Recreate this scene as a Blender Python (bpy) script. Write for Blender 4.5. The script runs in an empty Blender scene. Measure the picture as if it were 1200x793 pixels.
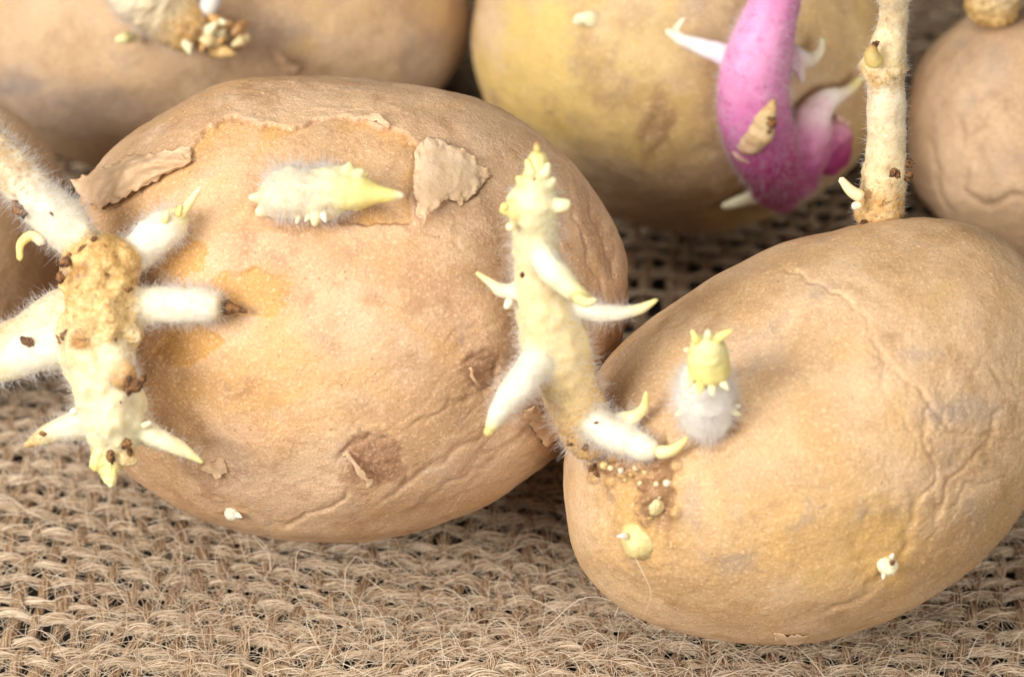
import bpy, math, random
import numpy as np
from mathutils import Vector

# ------------------------------------------------------------------ camera, light, exposure (1 unit = 1 cm)
sc = bpy.context.scene
sc.unit_settings.system = 'METRIC'; sc.unit_settings.scale_length = 0.01
random.seed(5); rng = np.random.default_rng(5)
PITCH = math.radians(38.0); DIST = 45.0; FPX = 3870.0; CX, CY = 600.0, 396.5
TGT = np.array([0.0, 0.0, 2.5])
FW = np.array([0.0, math.cos(PITCH), -math.sin(PITCH)])
RT = np.array([1.0, 0.0, 0.0]); UP = np.array([0.0, math.sin(PITCH), math.cos(PITCH)])
CAM = TGT - FW * DIST
cd = bpy.data.cameras.new('camera'); cam = bpy.data.objects.new('camera', cd)
sc.collection.objects.link(cam); sc.camera = cam
cam.location = CAM; cam.rotation_euler = (math.pi / 2 - PITCH, 0, 0)
cd.sensor_width = 36; cd.lens = FPX / 1200 * 36; cd.clip_start = 1; cd.clip_end = 500
cd.dof.use_dof = True; cd.dof.focus_distance = 42.9; cd.dof.aperture_fstop = 0.115 / 2 / 0.33
world = bpy.data.worlds.new('World'); sc.world = world; world.use_nodes = True
world.node_tree.nodes['Background'].inputs[0].default_value = (1.0, 0.98, 0.95, 1)
world.node_tree.nodes['Background'].inputs[1].default_value = 0.10

def softbox(name, loc, target, size, size_y, power, col):
    ld = bpy.data.lights.new(name, 'AREA'); ld.shape = 'RECTANGLE'; ld.size = size; ld.size_y = size_y
    ld.energy = power; ld.color = col
    o = bpy.data.objects.new(name, ld); sc.collection.objects.link(o)
    o.location = loc; d = Vector(target) - Vector(loc); o.rotation_euler = d.to_track_quat('-Z', 'Y').to_euler()
softbox('softbox_left', (-50, -34, 37), (0, 0, 2), 38, 30, 66000, (1.0, 0.985, 0.96))
softbox('softbox_right', (27, -58, 34), (0, 0, 2), 32, 24, 30000, (1.0, 0.985, 0.965))
softbox('softbox_top', (-12, -12, 60), (0, 0, 1), 32, 24, 20000, (1.0, 0.99, 0.97))
sc.view_settings.view_transform = 'Standard'; sc.view_settings.look = 'None'
sc.view_settings.exposure = 0.0; sc.view_settings.gamma = 1.0
sc.render.engine = 'CYCLES'
sc.cycles.use_denoising = True; sc.cycles.max_bounces = 7; sc.cycles.diffuse_bounces = 4
sc.cycles.transparent_max_bounces = 12; sc.cycles.sample_clamp_indirect = 6
COL = sc.collection

# ------------------------------------------------------------------ maths helpers
def sm(a, b, x):
    t = np.clip((x - a) / (b - a), 0, 1); return t * t * (3 - 2 * t)
_perm = rng.permutation(256).astype(np.int64); _perm = np.concatenate([_perm, _perm, _perm])
_g = rng.normal(size=(256, 3)); _g /= np.linalg.norm(_g, axis=1)[:, None]
def pnoise(P):
    P = np.asarray(P, float); i = np.floor(P).astype(np.int64); f = P - i; i &= 255
    u = f * f * f * (f * (f * 6 - 15) + 10); out = np.zeros(len(P))
    for dx in (0, 1):
        for dy in (0, 1):
            for dz in (0, 1):
                h = _perm[_perm[_perm[i[:, 0] + dx] + i[:, 1] + dy] + i[:, 2] + dz]
                g = _g[h]; w = (u[:, 0] if dx else 1 - u[:, 0]) * (u[:, 1] if dy else 1 - u[:, 1]) * (u[:, 2] if dz else 1 - u[:, 2])
                out += w * (g[:, 0] * (f[:, 0] - dx) + g[:, 1] * (f[:, 1] - dy) + g[:, 2] * (f[:, 2] - dz))
    return out * 1.5
def fbm(P, o=4, gain=.5):
    P = np.asarray(P, float); s = np.zeros(len(P)); a = 1.0
    for k in range(o): s += a * pnoise(P * 2 ** k + 13.7 * k); a *= gain
    return s
def ray(px, py):
    px = np.asarray(px, float); py = np.asarray(py, float)
    return FW + RT * ((px - CX) / FPX)[..., None] + UP * ((CY - py) / FPX)[..., None]
def at(px, py, depth):
    return CAM + ray(px, py) * np.asarray(depth, float)[..., None]
def project(P):
    d = P - CAM; z = d @ FW
    return CX + FPX * (d @ RT) / z, CY - FPX * (d @ UP) / z, z

# ------------------------------------------------------------------ object helpers
def add_mesh(name, V, F, mat, parent=None, attrs=None, colors=None, smooth=True, kind=None, label=None):
    """one mesh object from arrays; F is (n,4) or (n,3)"""
    V = np.asarray(V, np.float32); F = np.asarray(F, np.int32)
    me = bpy.data.meshes.new(name)
    me.vertices.add(len(V)); me.vertices.foreach_set('co', V.ravel())
    k = F.shape[1]; me.loops.add(F.size); me.loops.foreach_set('vertex_index', F.ravel())
    me.polygons.add(len(F)); me.polygons.foreach_set('loop_start', np.arange(len(F), dtype=np.int32) * k)
    me.polygons.foreach_set('use_smooth', np.full(len(F), smooth))
    for n, a in (attrs or {}).items():
        at_ = me.attributes.new(n, 'FLOAT', 'POINT'); at_.data.foreach_set('value', np.asarray(a, np.float32))
    if colors is not None:
        ca = me.attributes.new('pigment', 'FLOAT_COLOR', 'POINT')
        ca.data.foreach_set('color', np.concatenate([colors, np.ones((len(colors), 1))], 1).astype(np.float32).ravel())
    me.update(); me.validate()
    me.materials.append(mat)
    o = bpy.data.objects.new(name, me); COL.objects.link(o)
    if parent: o.parent = parent
    if kind: o['kind'] = kind
    if label: o['label'] = label
    return o
def add_hair(name, P, R, mat, parent=None, kind=None):
    """P (n,k,3) strands, R (n,k) radii -> one hair-curves object"""
    n, k = P.shape[:2]
    cu = bpy.data.hair_curves.new(name); cu.add_curves([k] * n)
    cu.attributes['position'].data.foreach_set('vector', P.astype(np.float32).ravel())
    ra = cu.attributes.get('radius') or cu.attributes.new('radius', 'FLOAT', 'POINT')
    ra.data.foreach_set('value', R.astype(np.float32).ravel())
    cu.materials.append(mat)
    o = bpy.data.objects.new(name, cu); COL.objects.link(o)
    if parent: o.parent = parent
    if kind: o['kind'] = kind
    return o
def thing(name, label, cat, group=None):
    o = bpy.data.objects.new(name, None); COL.objects.link(o); o.empty_display_size = .5
    o['label'] = label; o['category'] = cat
    if group: o['group'] = group
    return o

# ------------------------------------------------------------------ materials
class NT:
    def __init__(s, name):
        s.m = bpy.data.materials.new(name); s.m.use_nodes = True; s.t = s.m.node_tree; s.t.nodes.clear()
        s.out = s.n('ShaderNodeOutputMaterial')
    def n(s, t, **kw):
        x = s.t.nodes.new(t)
        for k, v in kw.items(): setattr(x, k, v)
        return x
    def l(s, a, b): s.t.links.new(a, b)
    def coord(s): 
        if not hasattr(s, 'tc'): s.tc = s.n('ShaderNodeTexCoord')
        return s.tc.outputs['Object']
    def noise(s, scale, detail=4, rough=.55, vec=None, dist=0):
        x = s.n('ShaderNodeTexNoise'); x.inputs['Scale'].default_value = scale; x.inputs['Detail'].default_value = detail
        x.inputs['Roughness'].default_value = rough; x.inputs['Distortion'].default_value = dist
        s.l(vec or s.coord(), x.inputs['Vector']); return x.outputs['Fac']
    def ramp(s, fac, a, b, lo=0, hi=1):
        x = s.n('ShaderNodeMapRange'); x.interpolation_type = 'SMOOTHSTEP'; s.l(fac, x.inputs['Value'])
        for i, v in ((1, a), (2, b), (3, lo), (4, hi)): x.inputs[i].default_value = v
        return x.outputs[0]
    def mix(s, fac, a, b, mode='MIX'):
        x = s.n('ShaderNodeMix', data_type='RGBA', blend_type=mode)
        for sock, v in ((0, fac), (6, a), (7, b)):
            if hasattr(v, 'links'): s.l(v, x.inputs[sock])
            elif sock == 0: x.inputs[0].default_value = v
            else: x.inputs[sock].default_value = (*v, 1)
        return x.outputs[2]
    def math(s, op, a, b=0.0, clamp=False):
        x = s.n('ShaderNodeMath', operation=op, use_clamp=clamp)
        for i, v in ((0, a), (1, b)):
            if hasattr(v, 'links'): s.l(v, x.inputs[i])
            else: x.inputs[i].default_value = v
        return x.outputs[0]
    def attr(s, name, out='Fac'):
        x = s.n('ShaderNodeAttribute', attribute_name=name); return x.outputs[out]
    def bump(s, h, strength, dist, prev=None):
        x = s.n('ShaderNodeBump'); x.inputs['Strength'].default_value = strength; x.inputs['Distance'].default_value = dist
        s.l(h, x.inputs['Height'])
        if prev: s.l(prev, x.inputs['Normal'])
        return x.outputs[0]
    def bsdf(s, col, rough=.5, normal=None, sss=0, radius=(1, .4, .2), sscale=.1, spec=.5, **kw):
        b = s.n('ShaderNodeBsdfPrincipled')
        if hasattr(col, 'links'): s.l(col, b.inputs['Base Color'])
        else: b.inputs['Base Color'].default_value = (*col, 1)
        if hasattr(rough, 'links'): s.l(rough, b.inputs['Roughness'])
        else: b.inputs['Roughness'].default_value = rough
        if normal: s.l(normal, b.inputs['Normal'])
        b.inputs['Subsurface Weight'].default_value = sss; b.inputs['Subsurface Radius'].default_value = radius
        b.inputs['Subsurface Scale'].default_value = sscale; b.inputs['Specular IOR Level'].default_value = spec
        for k, v in kw.items(): b.inputs[k].default_value = v
        s.l(b.outputs[0], s.out.inputs[0]); return b

def tuber_material(name, tan, pale, ochre, brown, grey=(.30, .245, .22), yellow_amt=0.0):
    t = NT(name)
    big = t.noise(.55, 4, .6, dist=.6); mid = t.noise(2.2, 5, .6); fine = t.noise(22, 4, .7); grain = t.noise(48, 3, .7)
    c = t.mix(t.ramp(big, .38, .62), tuple(x * .92 for x in tan), pale)
    oc = t.math('ADD', t.attr('ochre'), t.math('MULTIPLY', t.ramp(t.noise(.8, 5, .62, dist=1.1), .48, .70), .30 + yellow_amt), True)
    c = t.mix(oc, c, ochre)
    c = t.mix(t.ramp(mid, .5, .75, 0, .55), c, brown)
    gr = t.math('MULTIPLY', t.ramp(t.noise(1.3, 6, .7), .54, .7), .4)
    c = t.mix(t.math('ADD', t.attr('grey'), gr, True), c, grey)
    c = t.mix(t.attr('brown'), c, brown)
    # corky grain: pale and dark flecks
    c = t.mix(t.ramp(fine, .5, .68, 0, .42), c, tuple(min(1, x * 1.45 + .03) for x in pale))
    c = t.mix(t.ramp(grain, .5, .64, 0, .5), c, tuple(x * .62 for x in tan))
    spk = t.n('ShaderNodeTexVoronoi'); spk.inputs['Scale'].default_value = 6.5; t.l(t.coord(), spk.inputs['Vector'])
    dots = t.math('MULTIPLY', t.ramp(spk.outputs['Distance'], .05, .16, 1, 0), t.ramp(t.noise(2.5, 3), .5, .62))
    c = t.mix(t.math('MULTIPLY', dots, .6), c, tuple(x * .5 for x in brown))
    sp2 = t.n('ShaderNodeTexVoronoi'); sp2.inputs['Scale'].default_value = 15; t.l(t.coord(), sp2.inputs['Vector'])
    d2 = t.math('MULTIPLY', t.ramp(sp2.outputs['Distance'], .08, .22, 1, 0), t.ramp(t.noise(4, 4), .46, .60))
    c = t.mix(t.math('MULTIPLY', d2, .55), c, tuple(x * .6 for x in brown))
    sc_ = t.n('ShaderNodeMapping'); sc_.inputs['Scale'].default_value = (1.0, 1.0, 3.0); sc_.inputs['Rotation'].default_value = (.5, .9, .3)
    t.l(t.coord(), sc_.inputs[0])
    scr = t.noise(7, 5, .75, vec=sc_.outputs[0])
    c = t.mix(t.ramp(scr, .6, .72, 0, .35), c, tuple(x * .55 for x in brown))
    n = t.bump(t.noise(9, 5, .6), .35, .05)
    n = t.bump(fine, .7, .022, n); n = t.bump(grain, .7, .012, n)
    t.bsdf(c, t.ramp(fine, .3, .7, .48, .66), n, sss=.12, radius=(1, .45, .2), sscale=.12, spec=.32)
    return t.m

M = {}
M['tuber_front'] = tuber_material('potato_skin_pink_tan', (.57, .335, .17), (.68, .45, .27), (.65, .34, .085), (.34, .165, .08))
M['tuber_right'] = tuber_material('potato_skin_warm_tan', (.57, .345, .165), (.67, .45, .26), (.66, .39, .13), (.34, .18, .08))
M['tuber_yellow'] = tuber_material('potato_skin_yellow', (.55, .355, .175), (.64, .46, .265), (.66, .45, .14), (.32, .17, .08), yellow_amt=.22)
M['tuber_back'] = tuber_material('potato_skin_dull_tan', (.52, .33, .185), (.62, .42, .25), (.58, .36, .14), (.30, .17, .09))

def sprout_material():
    t = NT('sprout_flesh'); c = t.attr('pigment', 'Color'); sc_ = t.attr('scurf')
    big = t.noise(6, 5, .65); fine = t.noise(38, 4, .7)
    c = t.mix(t.ramp(big, .45, .7, 0, .22), c, (.80, .60, .30))
    rb = t.math('MULTIPLY', sc_, t.ramp(t.noise(7, 6, .75), .38, .58))
    c = t.mix(t.math('MULTIPLY', rb, .8), c, (.58, .30, .08))
    rb2 = t.math('MULTIPLY', sc_, t.ramp(t.noise(12, 6, .8), .53, .63))
    c = t.mix(t.math('MULTIPLY', rb2, .85), c, (.20, .085, .025))
    c = t.mix(t.ramp(fine, .5, .75, 0, .25), c, (.95, .88, .70)); c = t.mix(1.0, c, (.86, .83, .77), 'MULTIPLY')
    n = t.bump(big, .3, .03); n = t.bump(fine, .6, .014, n)
    t.bsdf(c, .42, n, sss=.4, radius=(1, .75, .45), sscale=.16, spec=.4)
    return t.m
M['sprout'] = sprout_material()
def pink_material():
    t = NT('pink_sprout_flesh'); c = t.attr('pigment', 'Color'); sc_ = t.attr('scurf')
    v = t.n('ShaderNodeTexVoronoi'); v.inputs['Scale'].default_value = 7.5; t.l(t.coord(), v.inputs['Vector'])
    d = t.math('MULTIPLY', t.ramp(v.outputs['Distance'], .08, .20, 1, 0), sc_)
    c = t.mix(t.math('MULTIPLY', t.ramp(t.noise(3, 5, .6), .4, .7, 0, .28), sc_), c, (.92, .58, .76))
    c = t.mix(t.math('MULTIPLY', d, .85), c, (.38, .03, .18)); c = t.mix(t.ramp(t.noise(5, 5, .7), .5, .72, 0, .45), c, (.46, .05, .22))
    c = t.mix(1.0, c, (.94, .90, .92), 'MULTIPLY')
    n = t.bump(t.noise(30, 4, .6), .4, .012)
    t.bsdf(c, .5, n, sss=.25, radius=(1, .4, .6), sscale=.12, spec=.45)
    return t.m
M['pink'] = pink_material()
def simple_hair(name, c1, c2, rough, transl=.35, transp=0.0, scale=.8):
    t = NT(name); hi = t.n('ShaderNodeHairInfo')
    c = t.mix(hi.outputs['Random'], c1, c2)
    b = t.bsdf(c, rough, spec=.3); tr = t.n('ShaderNodeBsdfTranslucent'); t.l(c, tr.inputs[0])
    ms = t.n('ShaderNodeMixShader'); ms.inputs[0].default_value = transl
    t.l(b.outputs[0], ms.inputs[1]); t.l(tr.outputs[0], ms.inputs[2]); o = ms.outputs[0]
    if transp:
        tp = t.n('ShaderNodeBsdfTransparent'); m2 = t.n('ShaderNodeMixShader'); m2.inputs[0].default_value = transp
        t.l(o, m2.inputs[1]); t.l(tp.outputs[0], m2.inputs[2]); o = m2.outputs[0]
    t.l(o, t.out.inputs[0]); return t.m
M['fuzz'] = simple_hair('white_sprout_fuzz', (.93, .91, .88), (.86, .85, .85), .5, .65, .25)
M['fibre_weft'] = simple_hair('pale_jute_strand', (.40, .27, .165), (.90, .75, .56), .5, .3)
M['fibre_warp'] = simple_hair('brown_jute_strand', (.34, .21, .115), (.72, .54, .36), .5, .3)
M['loose'] = simple_hair('pale_jute_fibre', (.56, .42, .28), (.90, .78, .60), .45, .35)
def yarn_material(name, c1, c2):
    t = NT(name); u = t.attr('twist')
    st = t.n('ShaderNodeMapping'); t.l(t.coord(), st.inputs[0])
    w = t.math('SINE', t.math('MULTIPLY', u, 6.2832 * 5)); w = t.math('MULTIPLY_ADD', w, .5); 
    c = t.mix(t.ramp(t.noise(5, 5, .7), .3, .7), c1, c2)
    c = t.mix(t.ramp(w, -.5, .5, 0, .5), c, (.20, .125, .07))
    n = t.bump(w, .8, .03); n = t.bump(t.noise(40, 4), .6, .02, n)
    t.bsdf(c, .75, n, spec=.2); return t.m
M['weft'] = yarn_material('jute_weft', (.36, .24, .14), (.56, .41, .26)); M['warp'] = yarn_material('jute_warp', (.26, .155, .08), (.42, .27, .155))
def flap_material():
    t = NT('loose_dry_skin'); big = t.noise(3, 5, .65)
    c = t.mix(t.ramp(big, .35, .7), (.76, .51, .32), (.64, .40, .22))
    c = t.mix(t.attr('brown'), c, (.34, .17, .07))
    c = t.mix(t.ramp(t.noise(30, 4, .7), .5, .75, 0, .3), c, (.80, .60, .42))
    n = t.bump(t.noise(10, 5, .65), .4, .03); n = t.bump(t.noise(45, 3), .5, .012, n)
    t.bsdf(c, .6, n, sss=.15, sscale=.06, spec=.25); return t.m
M['flap'] = flap_material()
def table_material():
    t = NT('dark_table'); c = t.mix(t.noise(2, 5, .6), (.045, .033, .025), (.09, .068, .05))
    t.bsdf(c, .8, t.bump(t.noise(6, 4), .3, .05)); return t.m
M['table'] = table_material()
def crumb_material():
    t = NT('dry_soil_crumb'); c = t.mix(t.ramp(t.noise(12, 4, .7), .35, .65), (.30, .14, .05), (.07, .035, .02))
    t.bsdf(c, .8, t.bump(t.noise(30, 4), .8, .02), spec=.2); return t.m
M['crumb'] = crumb_material()

# ------------------------------------------------------------------ tubers
def seg_dist(qx, qy, pts):
    best = np.full(len(qx), 1e9); tt = np.zeros(len(qx)); L = 0; side = np.zeros(len(qx))
    tot = sum(math.dist(a, b) for a, b in zip(pts[:-1], pts[1:]))
    for a, b in zip(pts[:-1], pts[1:]):
        dx, dy = b[0] - a[0], b[1] - a[1]; l2 = dx * dx + dy * dy
        t = np.clip(((qx - a[0]) * dx + (qy - a[1]) * dy) / l2, 0, 1)
        d = np.hypot(qx - a[0] - t * dx, qy - a[1] - t * dy); s = np.sign((qx - a[0]) * dy - (qy - a[1]) * dx)
        m = d < best; best[m] = d[m]; tt[m] = ((L + t * math.sqrt(l2)) / tot)[m]; side[m] = s[m]; L += math.sqrt(l2)
    return best, tt, side
def in_poly(qx, qy, pts):
    c = np.zeros(len(qx), bool); n = len(pts)
    for i in range(n):
        x1, y1 = pts[i]; x2, y2 = pts[(i + 1) % n]
        if y1 == y2: continue
        c ^= ((y1 > qy) != (y2 > qy)) & (qx < (x2 - x1) * (qy - y1) / (y2 - y1) + x1)
    return c

class Tuber:
    def __init__(s, centre, outline, semi, height=None, harmonics=9):
        s.cx, s.cy = centre; s.semi = semi; h = semi + .02 if height is None else height
        d = ray(s.cx, s.cy); s.depth = float((h - CAM[2]) / d[2]); s.C = at(s.cx, s.cy, s.depth)
        o = np.array(outline, float); th = np.arctan2(-(o[:, 1] - s.cy), o[:, 0] - s.cx); r = np.hypot(o[:, 0] - s.cx, o[:, 1] - s.cy)
        i = np.argsort(th); th, r = th[i], r[i]
        g = np.linspace(-math.pi, math.pi, 720, endpoint=False)
        rr = np.interp(g, np.r_[th - 2 * math.pi, th, th + 2 * math.pi], np.r_[r, r, r])
        F = np.fft.rfft(rr); k = np.arange(len(F)); F *= np.exp(-(k / harmonics) ** 4); s.g = g; s.rr = np.fft.irfft(F, 720)
    def R(s, th): return np.interp(th, np.r_[s.g, math.pi], np.r_[s.rr, s.rr[0]])
    def surf(s, px, py):
        """depth of the tuber's surface under a pixel"""
        if getattr(s, 'grid', None) is not None:
            i, j = int((px + 400) / s.cell), int((py + 400) / s.cell)
            if 0 <= i < s.grid.shape[0] and 0 <= j < s.grid.shape[1] and s.grid[i, j] < 900: return float(s.grid[i, j])
        th = math.atan2(-(py - s.cy), px - s.cx); q = min(.995, math.hypot(px - s.cx, py - s.cy) / float(s.R(th)))
        return s.depth - s.semi * math.sqrt(1 - q * q)
    def base(s, n, front=.74):
        u = np.linspace(-1, 1, n); a, b = np.meshgrid(u, u)
        x = a * np.sqrt(1 - b * b / 2); y = b * np.sqrt(1 - a * a / 2)
        rho = np.minimum(np.hypot(x, y), 1).ravel(); th = np.arctan2(y, x).ravel()
        phi = np.where(rho < front, rho / front * math.pi / 2, math.pi / 2 + (rho - front) / (1 - front) * math.pi / 2)
        R = s.R(th) * s.depth / FPX
        q = np.sin(phi) * R; w = np.cos(phi) * s.semi
        P = s.C + RT * (q * np.cos(th))[:, None] + UP * (q * np.sin(th))[:, None] - FW * w[:, None]
        G = P.reshape(n, n, 3); du = np.gradient(G, axis=1); dv = np.gradient(G, axis=0)
        N = np.cross(du, dv).reshape(-1, 3); N /= np.linalg.norm(N, axis=1)[:, None] + 1e-12
        rad = (P - s.C); flip = np.sum(N * rad, 1) < 0; N[flip] *= -1
        edge = rho > .985; N[edge] = FW
        i = np.arange(n * n).reshape(n, n)
        Fq = np.stack([i[:-1, :-1], i[:-1, 1:], i[1:, 1:], i[1:, :-1]], -1).reshape(-1, 4)
        return P, N, Fq, phi
def crack(h, qx, qy, front, pts, w=2.2, depth=.035, ridge=.02, rw=7, jag=3.0, key=0):
    """furrow along a line with a swollen lip on one side"""
    P = np.stack([qx / 26, qy / 26, np.full(len(qx), key * 3.1)], 1)
    m = (qx > min(p[0] for p in pts) - 40) & (qx < max(p[0] for p in pts) + 40) & (qy > min(p[1] for p in pts) - 40) & (qy < max(p[1] for p in pts) + 40) & front
    ii = np.nonzero(m)[0]
    if len(ii) == 0: return
    jx = qx[ii] + jag * 1.6 * fbm(P[ii], 2); jy = qy[ii] + jag * 1.6 * fbm(P[ii] + 50, 2)
    d, t, sd = seg_dist(jx, jy, pts); env = sm(0, .12, t) * sm(0, .12, 1 - t) * .85 + .15 * (d < 60)
    h[ii] -= depth * np.exp(-(d / w) ** 2) * env
    h[ii] += ridge * np.exp(-((d - rw * .6) / rw) ** 2) * env * np.where(sd > 0, 1, .25)

def build_tuber(T, n, mat, parent, seed, relief=None, lump=.10, wrinkle=.012):
    P, N, F, phi = T.base(n); qx, qy, _ = project(P); front = phi < 1.75
    S = P + seed * 7.3
    h = lump * fbm(S * .28, 3) + .022 * fbm(S * .75, 3) + wrinkle * (fbm(S * 1.5, 4)) + .004 * fbm(S * 5, 3)
    rid = 1 - np.abs(fbm(S * np.array([1.1, 1.1, 1.9]) + .6 * fbm(S * .9, 2)[:, None], 3)); h += wrinkle * .6 * (sm(.82, 1.0, rid)) * sm(-.1, .4, pnoise(S * .6))
    at_ = {k: np.zeros(len(P)) for k in ('ochre', 'grey', 'brown')}
    if relief: relief(P, qx, qy, front, h, at_)
    h *= np.where(phi > 3.0, 0, 1)
    V = P + N * h[:, None]
    vx, vy, vz = project(V); T.cell = max(3.0, 1300 / n); g = np.full((int(2000 / T.cell), int(1700 / T.cell)), 999.); k = phi < 1.5
    np.minimum.at(g, (np.clip((vx[k] + 400) / T.cell, 0, g.shape[0] - 1).astype(int), np.clip((vy[k] + 400) / T.cell, 0, g.shape[1] - 1).astype(int)), vz[k]); T.grid = g
    return add_mesh('tuber', V, F, mat, parent, attrs={k: np.clip(v, 0, 1) for k, v in at_.items()})
def blob(qx, qy, front, x, y, rx, ry, rot=0, soft=.5, jag=.35, key=0):
    c, s_ = math.cos(math.radians(rot)), math.sin(math.radians(rot)); dx, dy = qx - x, qy - y
    u, v = (dx * c + dy * s_) / rx, (-dx * s_ + dy * c) / ry
    out = np.zeros(len(qx)); m = (np.hypot(u, v) < 2.2) & front; ii = np.nonzero(m)[0]
    if len(ii) == 0: return out
    r = np.hypot(u[ii], v[ii]) + jag * fbm(np.stack([qx[ii] / (rx * .6), qy[ii] / (ry * .6), np.full(len(ii), key + 1.5)], 1), 4)
    out[ii] = sm(1 + soft, 1 - soft, r) if False else 1 - sm(1 - soft, 1 + soft, r)
    return out

PEEL = [(92, 232), (128, 214), (165, 206), (210, 190), (240, 158), (262, 140), (300, 146), (345, 146), (390, 135), (430, 140), (470, 155), (492, 172), (486, 205), (482, 240), (486, 262),
        (430, 262), (390, 262), (330, 270), (285, 268), (255, 278), (240, 300), (255, 340), (240, 390), (195, 420), (150, 420), (100, 380), (92, 300)]
def relief_front_left(P, qx, qy, front, h, A):
    Q = np.stack([qx / 22, qy / 22, np.zeros(len(qx))], 1); jx = qx + 8 * fbm(Q, 3, .42); jy = qy + 8 * fbm(Q + 31, 3, .42)
    ins = in_poly(jx, jy, PEEL) & front; d, t, _ = seg_dist(jx, jy, PEEL + [PEEL[0]])
    strong = 1 - sm(.50, .56, t) * (1 - sm(.93, .99, t)) * .93
    sd = np.where(ins, -d, d); st = sm(-1.6, 2.2, sd); nz = .55 + .9 * fbm(np.stack([qx / 40, qy / 40, np.full(len(qx), 5.)], 1), 3)
    h += front * strong * (st * (.026 + +.034 * np.clip(nz, .1, 1.6) * np.exp(-d / 16)) * np.exp(-d / 60) - (1 - st) * .018 * np.exp(-d / 12))
    A['ochre'] += np.where(ins, .22 + .7 * np.exp(-d / 15) * strong * np.clip(nz * 1.2, 0, 1), 0)
    A['brown'] += np.where(front, .6 * np.exp(-((sd + 1) / 2.0) ** 2) * strong, 0)
    for k, (x, y, rx, ry, ro, dp) in enumerate([(294, 342, 46, 26, 8, .03), (222, 405, 42, 24, -18, .035), (212, 300, 30, 22, 0, .01)]):
        b = blob(qx, qy, front, x, y, rx, ry, ro, .09, .3, k); A['ochre'] += b * .95; A['brown'] += b * .22; h -= dp * b
        e = np.exp(-((b - .5) / .3) ** 2); h += .014 * e * (b > .02)
    for k, (x, y, rx, ry, ro, a) in enumerate([(436, 534, 36, 29, 14, .85), (565, 435, 22, 22, 0, .55), (700, 270, 16, 60, -25, .5), (655, 500, 40, 36, 0, .5), (520, 210, 40, 36, 0, .2), (250, 555, 30, 14, 10, .5), (350, 300, 60, 40, 0, .15)]):
        b = blob(qx, qy, front, x, y, rx, ry, ro, .3, .5, 9 + k); A['brown'] += a * b; A['grey'] += .25 * a * b; h -= .02 * b * (k < 2); h += (.012 * fbm(np.stack([qx / 7, qy / 7, np.full(len(qx), k + .5)], 1), 2) * b if k == 0 else 0)
    b = blob(qx, qy, front, 350, 246, 56, 22, 0, .5, .4, 12); A['brown'] += .5 * b; h -= .03 * b
    b = blob(qx, qy, front, 140, 345, 62, 90, 0, .4, .5, 13); A['brown'] += .4 * b; A['ochre'] += .3 * b
    for k, (x, y, rx, ry, a) in enumerate([(330, 450, 110, 60, .45), (470, 120, 90, 16, .1), (640, 420, 30, 40, .0), (170, 480, 70, 50, .25), (390, 300, 90, 40, .2)]):
        A['ochre'] += a * blob(qx, qy, front, x, y, rx, ry, 0, .8, .5, 30 + k)
    W = [([(255, 268), (300, 262), (322, 240)], 2, .02), ([(250, 345), (262, 325), (300, 318), (340, 328)], 2, .03),
         ([(398, 550), (400, 528), (412, 514), (436, 508), (458, 512)], 2.0, .035),
         ([(545, 430), (560, 418), (575, 425), (578, 450), (562, 458)], 2, .04),
         ([(430, 590), (500, 545), (560, 505), (610, 470), (640, 430)], 3, .035), ([(470, 600), (540, 560), (600, 520), (655, 470)], 3, .03),
         ([(320, 612), (360, 600), (395, 580), (405, 565)], 2.5, .05), ([(225, 560), (265, 590), (320, 612)], 3, .02),
         ([(690, 235), (712, 280), (722, 330)], 3, .05), ([(668, 240), (690, 290), (712, 350)], 2.5, .04), ([(650, 260), (660, 300)], 2, .03),
         ([(470, 262), (540, 290), (590, 300)], 2, .02), ([(355, 345), (362, 325)], 2, .03), ([(328, 360), (333, 340)], 2, .03),
         ([(520, 400), (550, 380), (585, 375)], 2, .018), ([(610, 350), (650, 400), (660, 440)], 2.5, .025), ([(480, 500), (530, 470), (555, 462)], 2.5, .022)]
    for k, (p, w, dp) in enumerate(W): crack(h, qx, qy, front, p, w * 1.2, dp * .7, dp * .25, 12, 5, k)
    # shrivelled skin towards the lower right
    m = sm(380, 620, qx) * sm(330, 520, qy) + .35
    u = (qx * .55 + qy * .83) / 26; v = (qx * .83 - qy * .55) / 110
    r = np.abs(fbm(np.stack([u, v, np.zeros(len(u))], 1), 3)); h += np.where(front, -.008 * np.exp(-(r / .12) ** 2) * m, 0)
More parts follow.
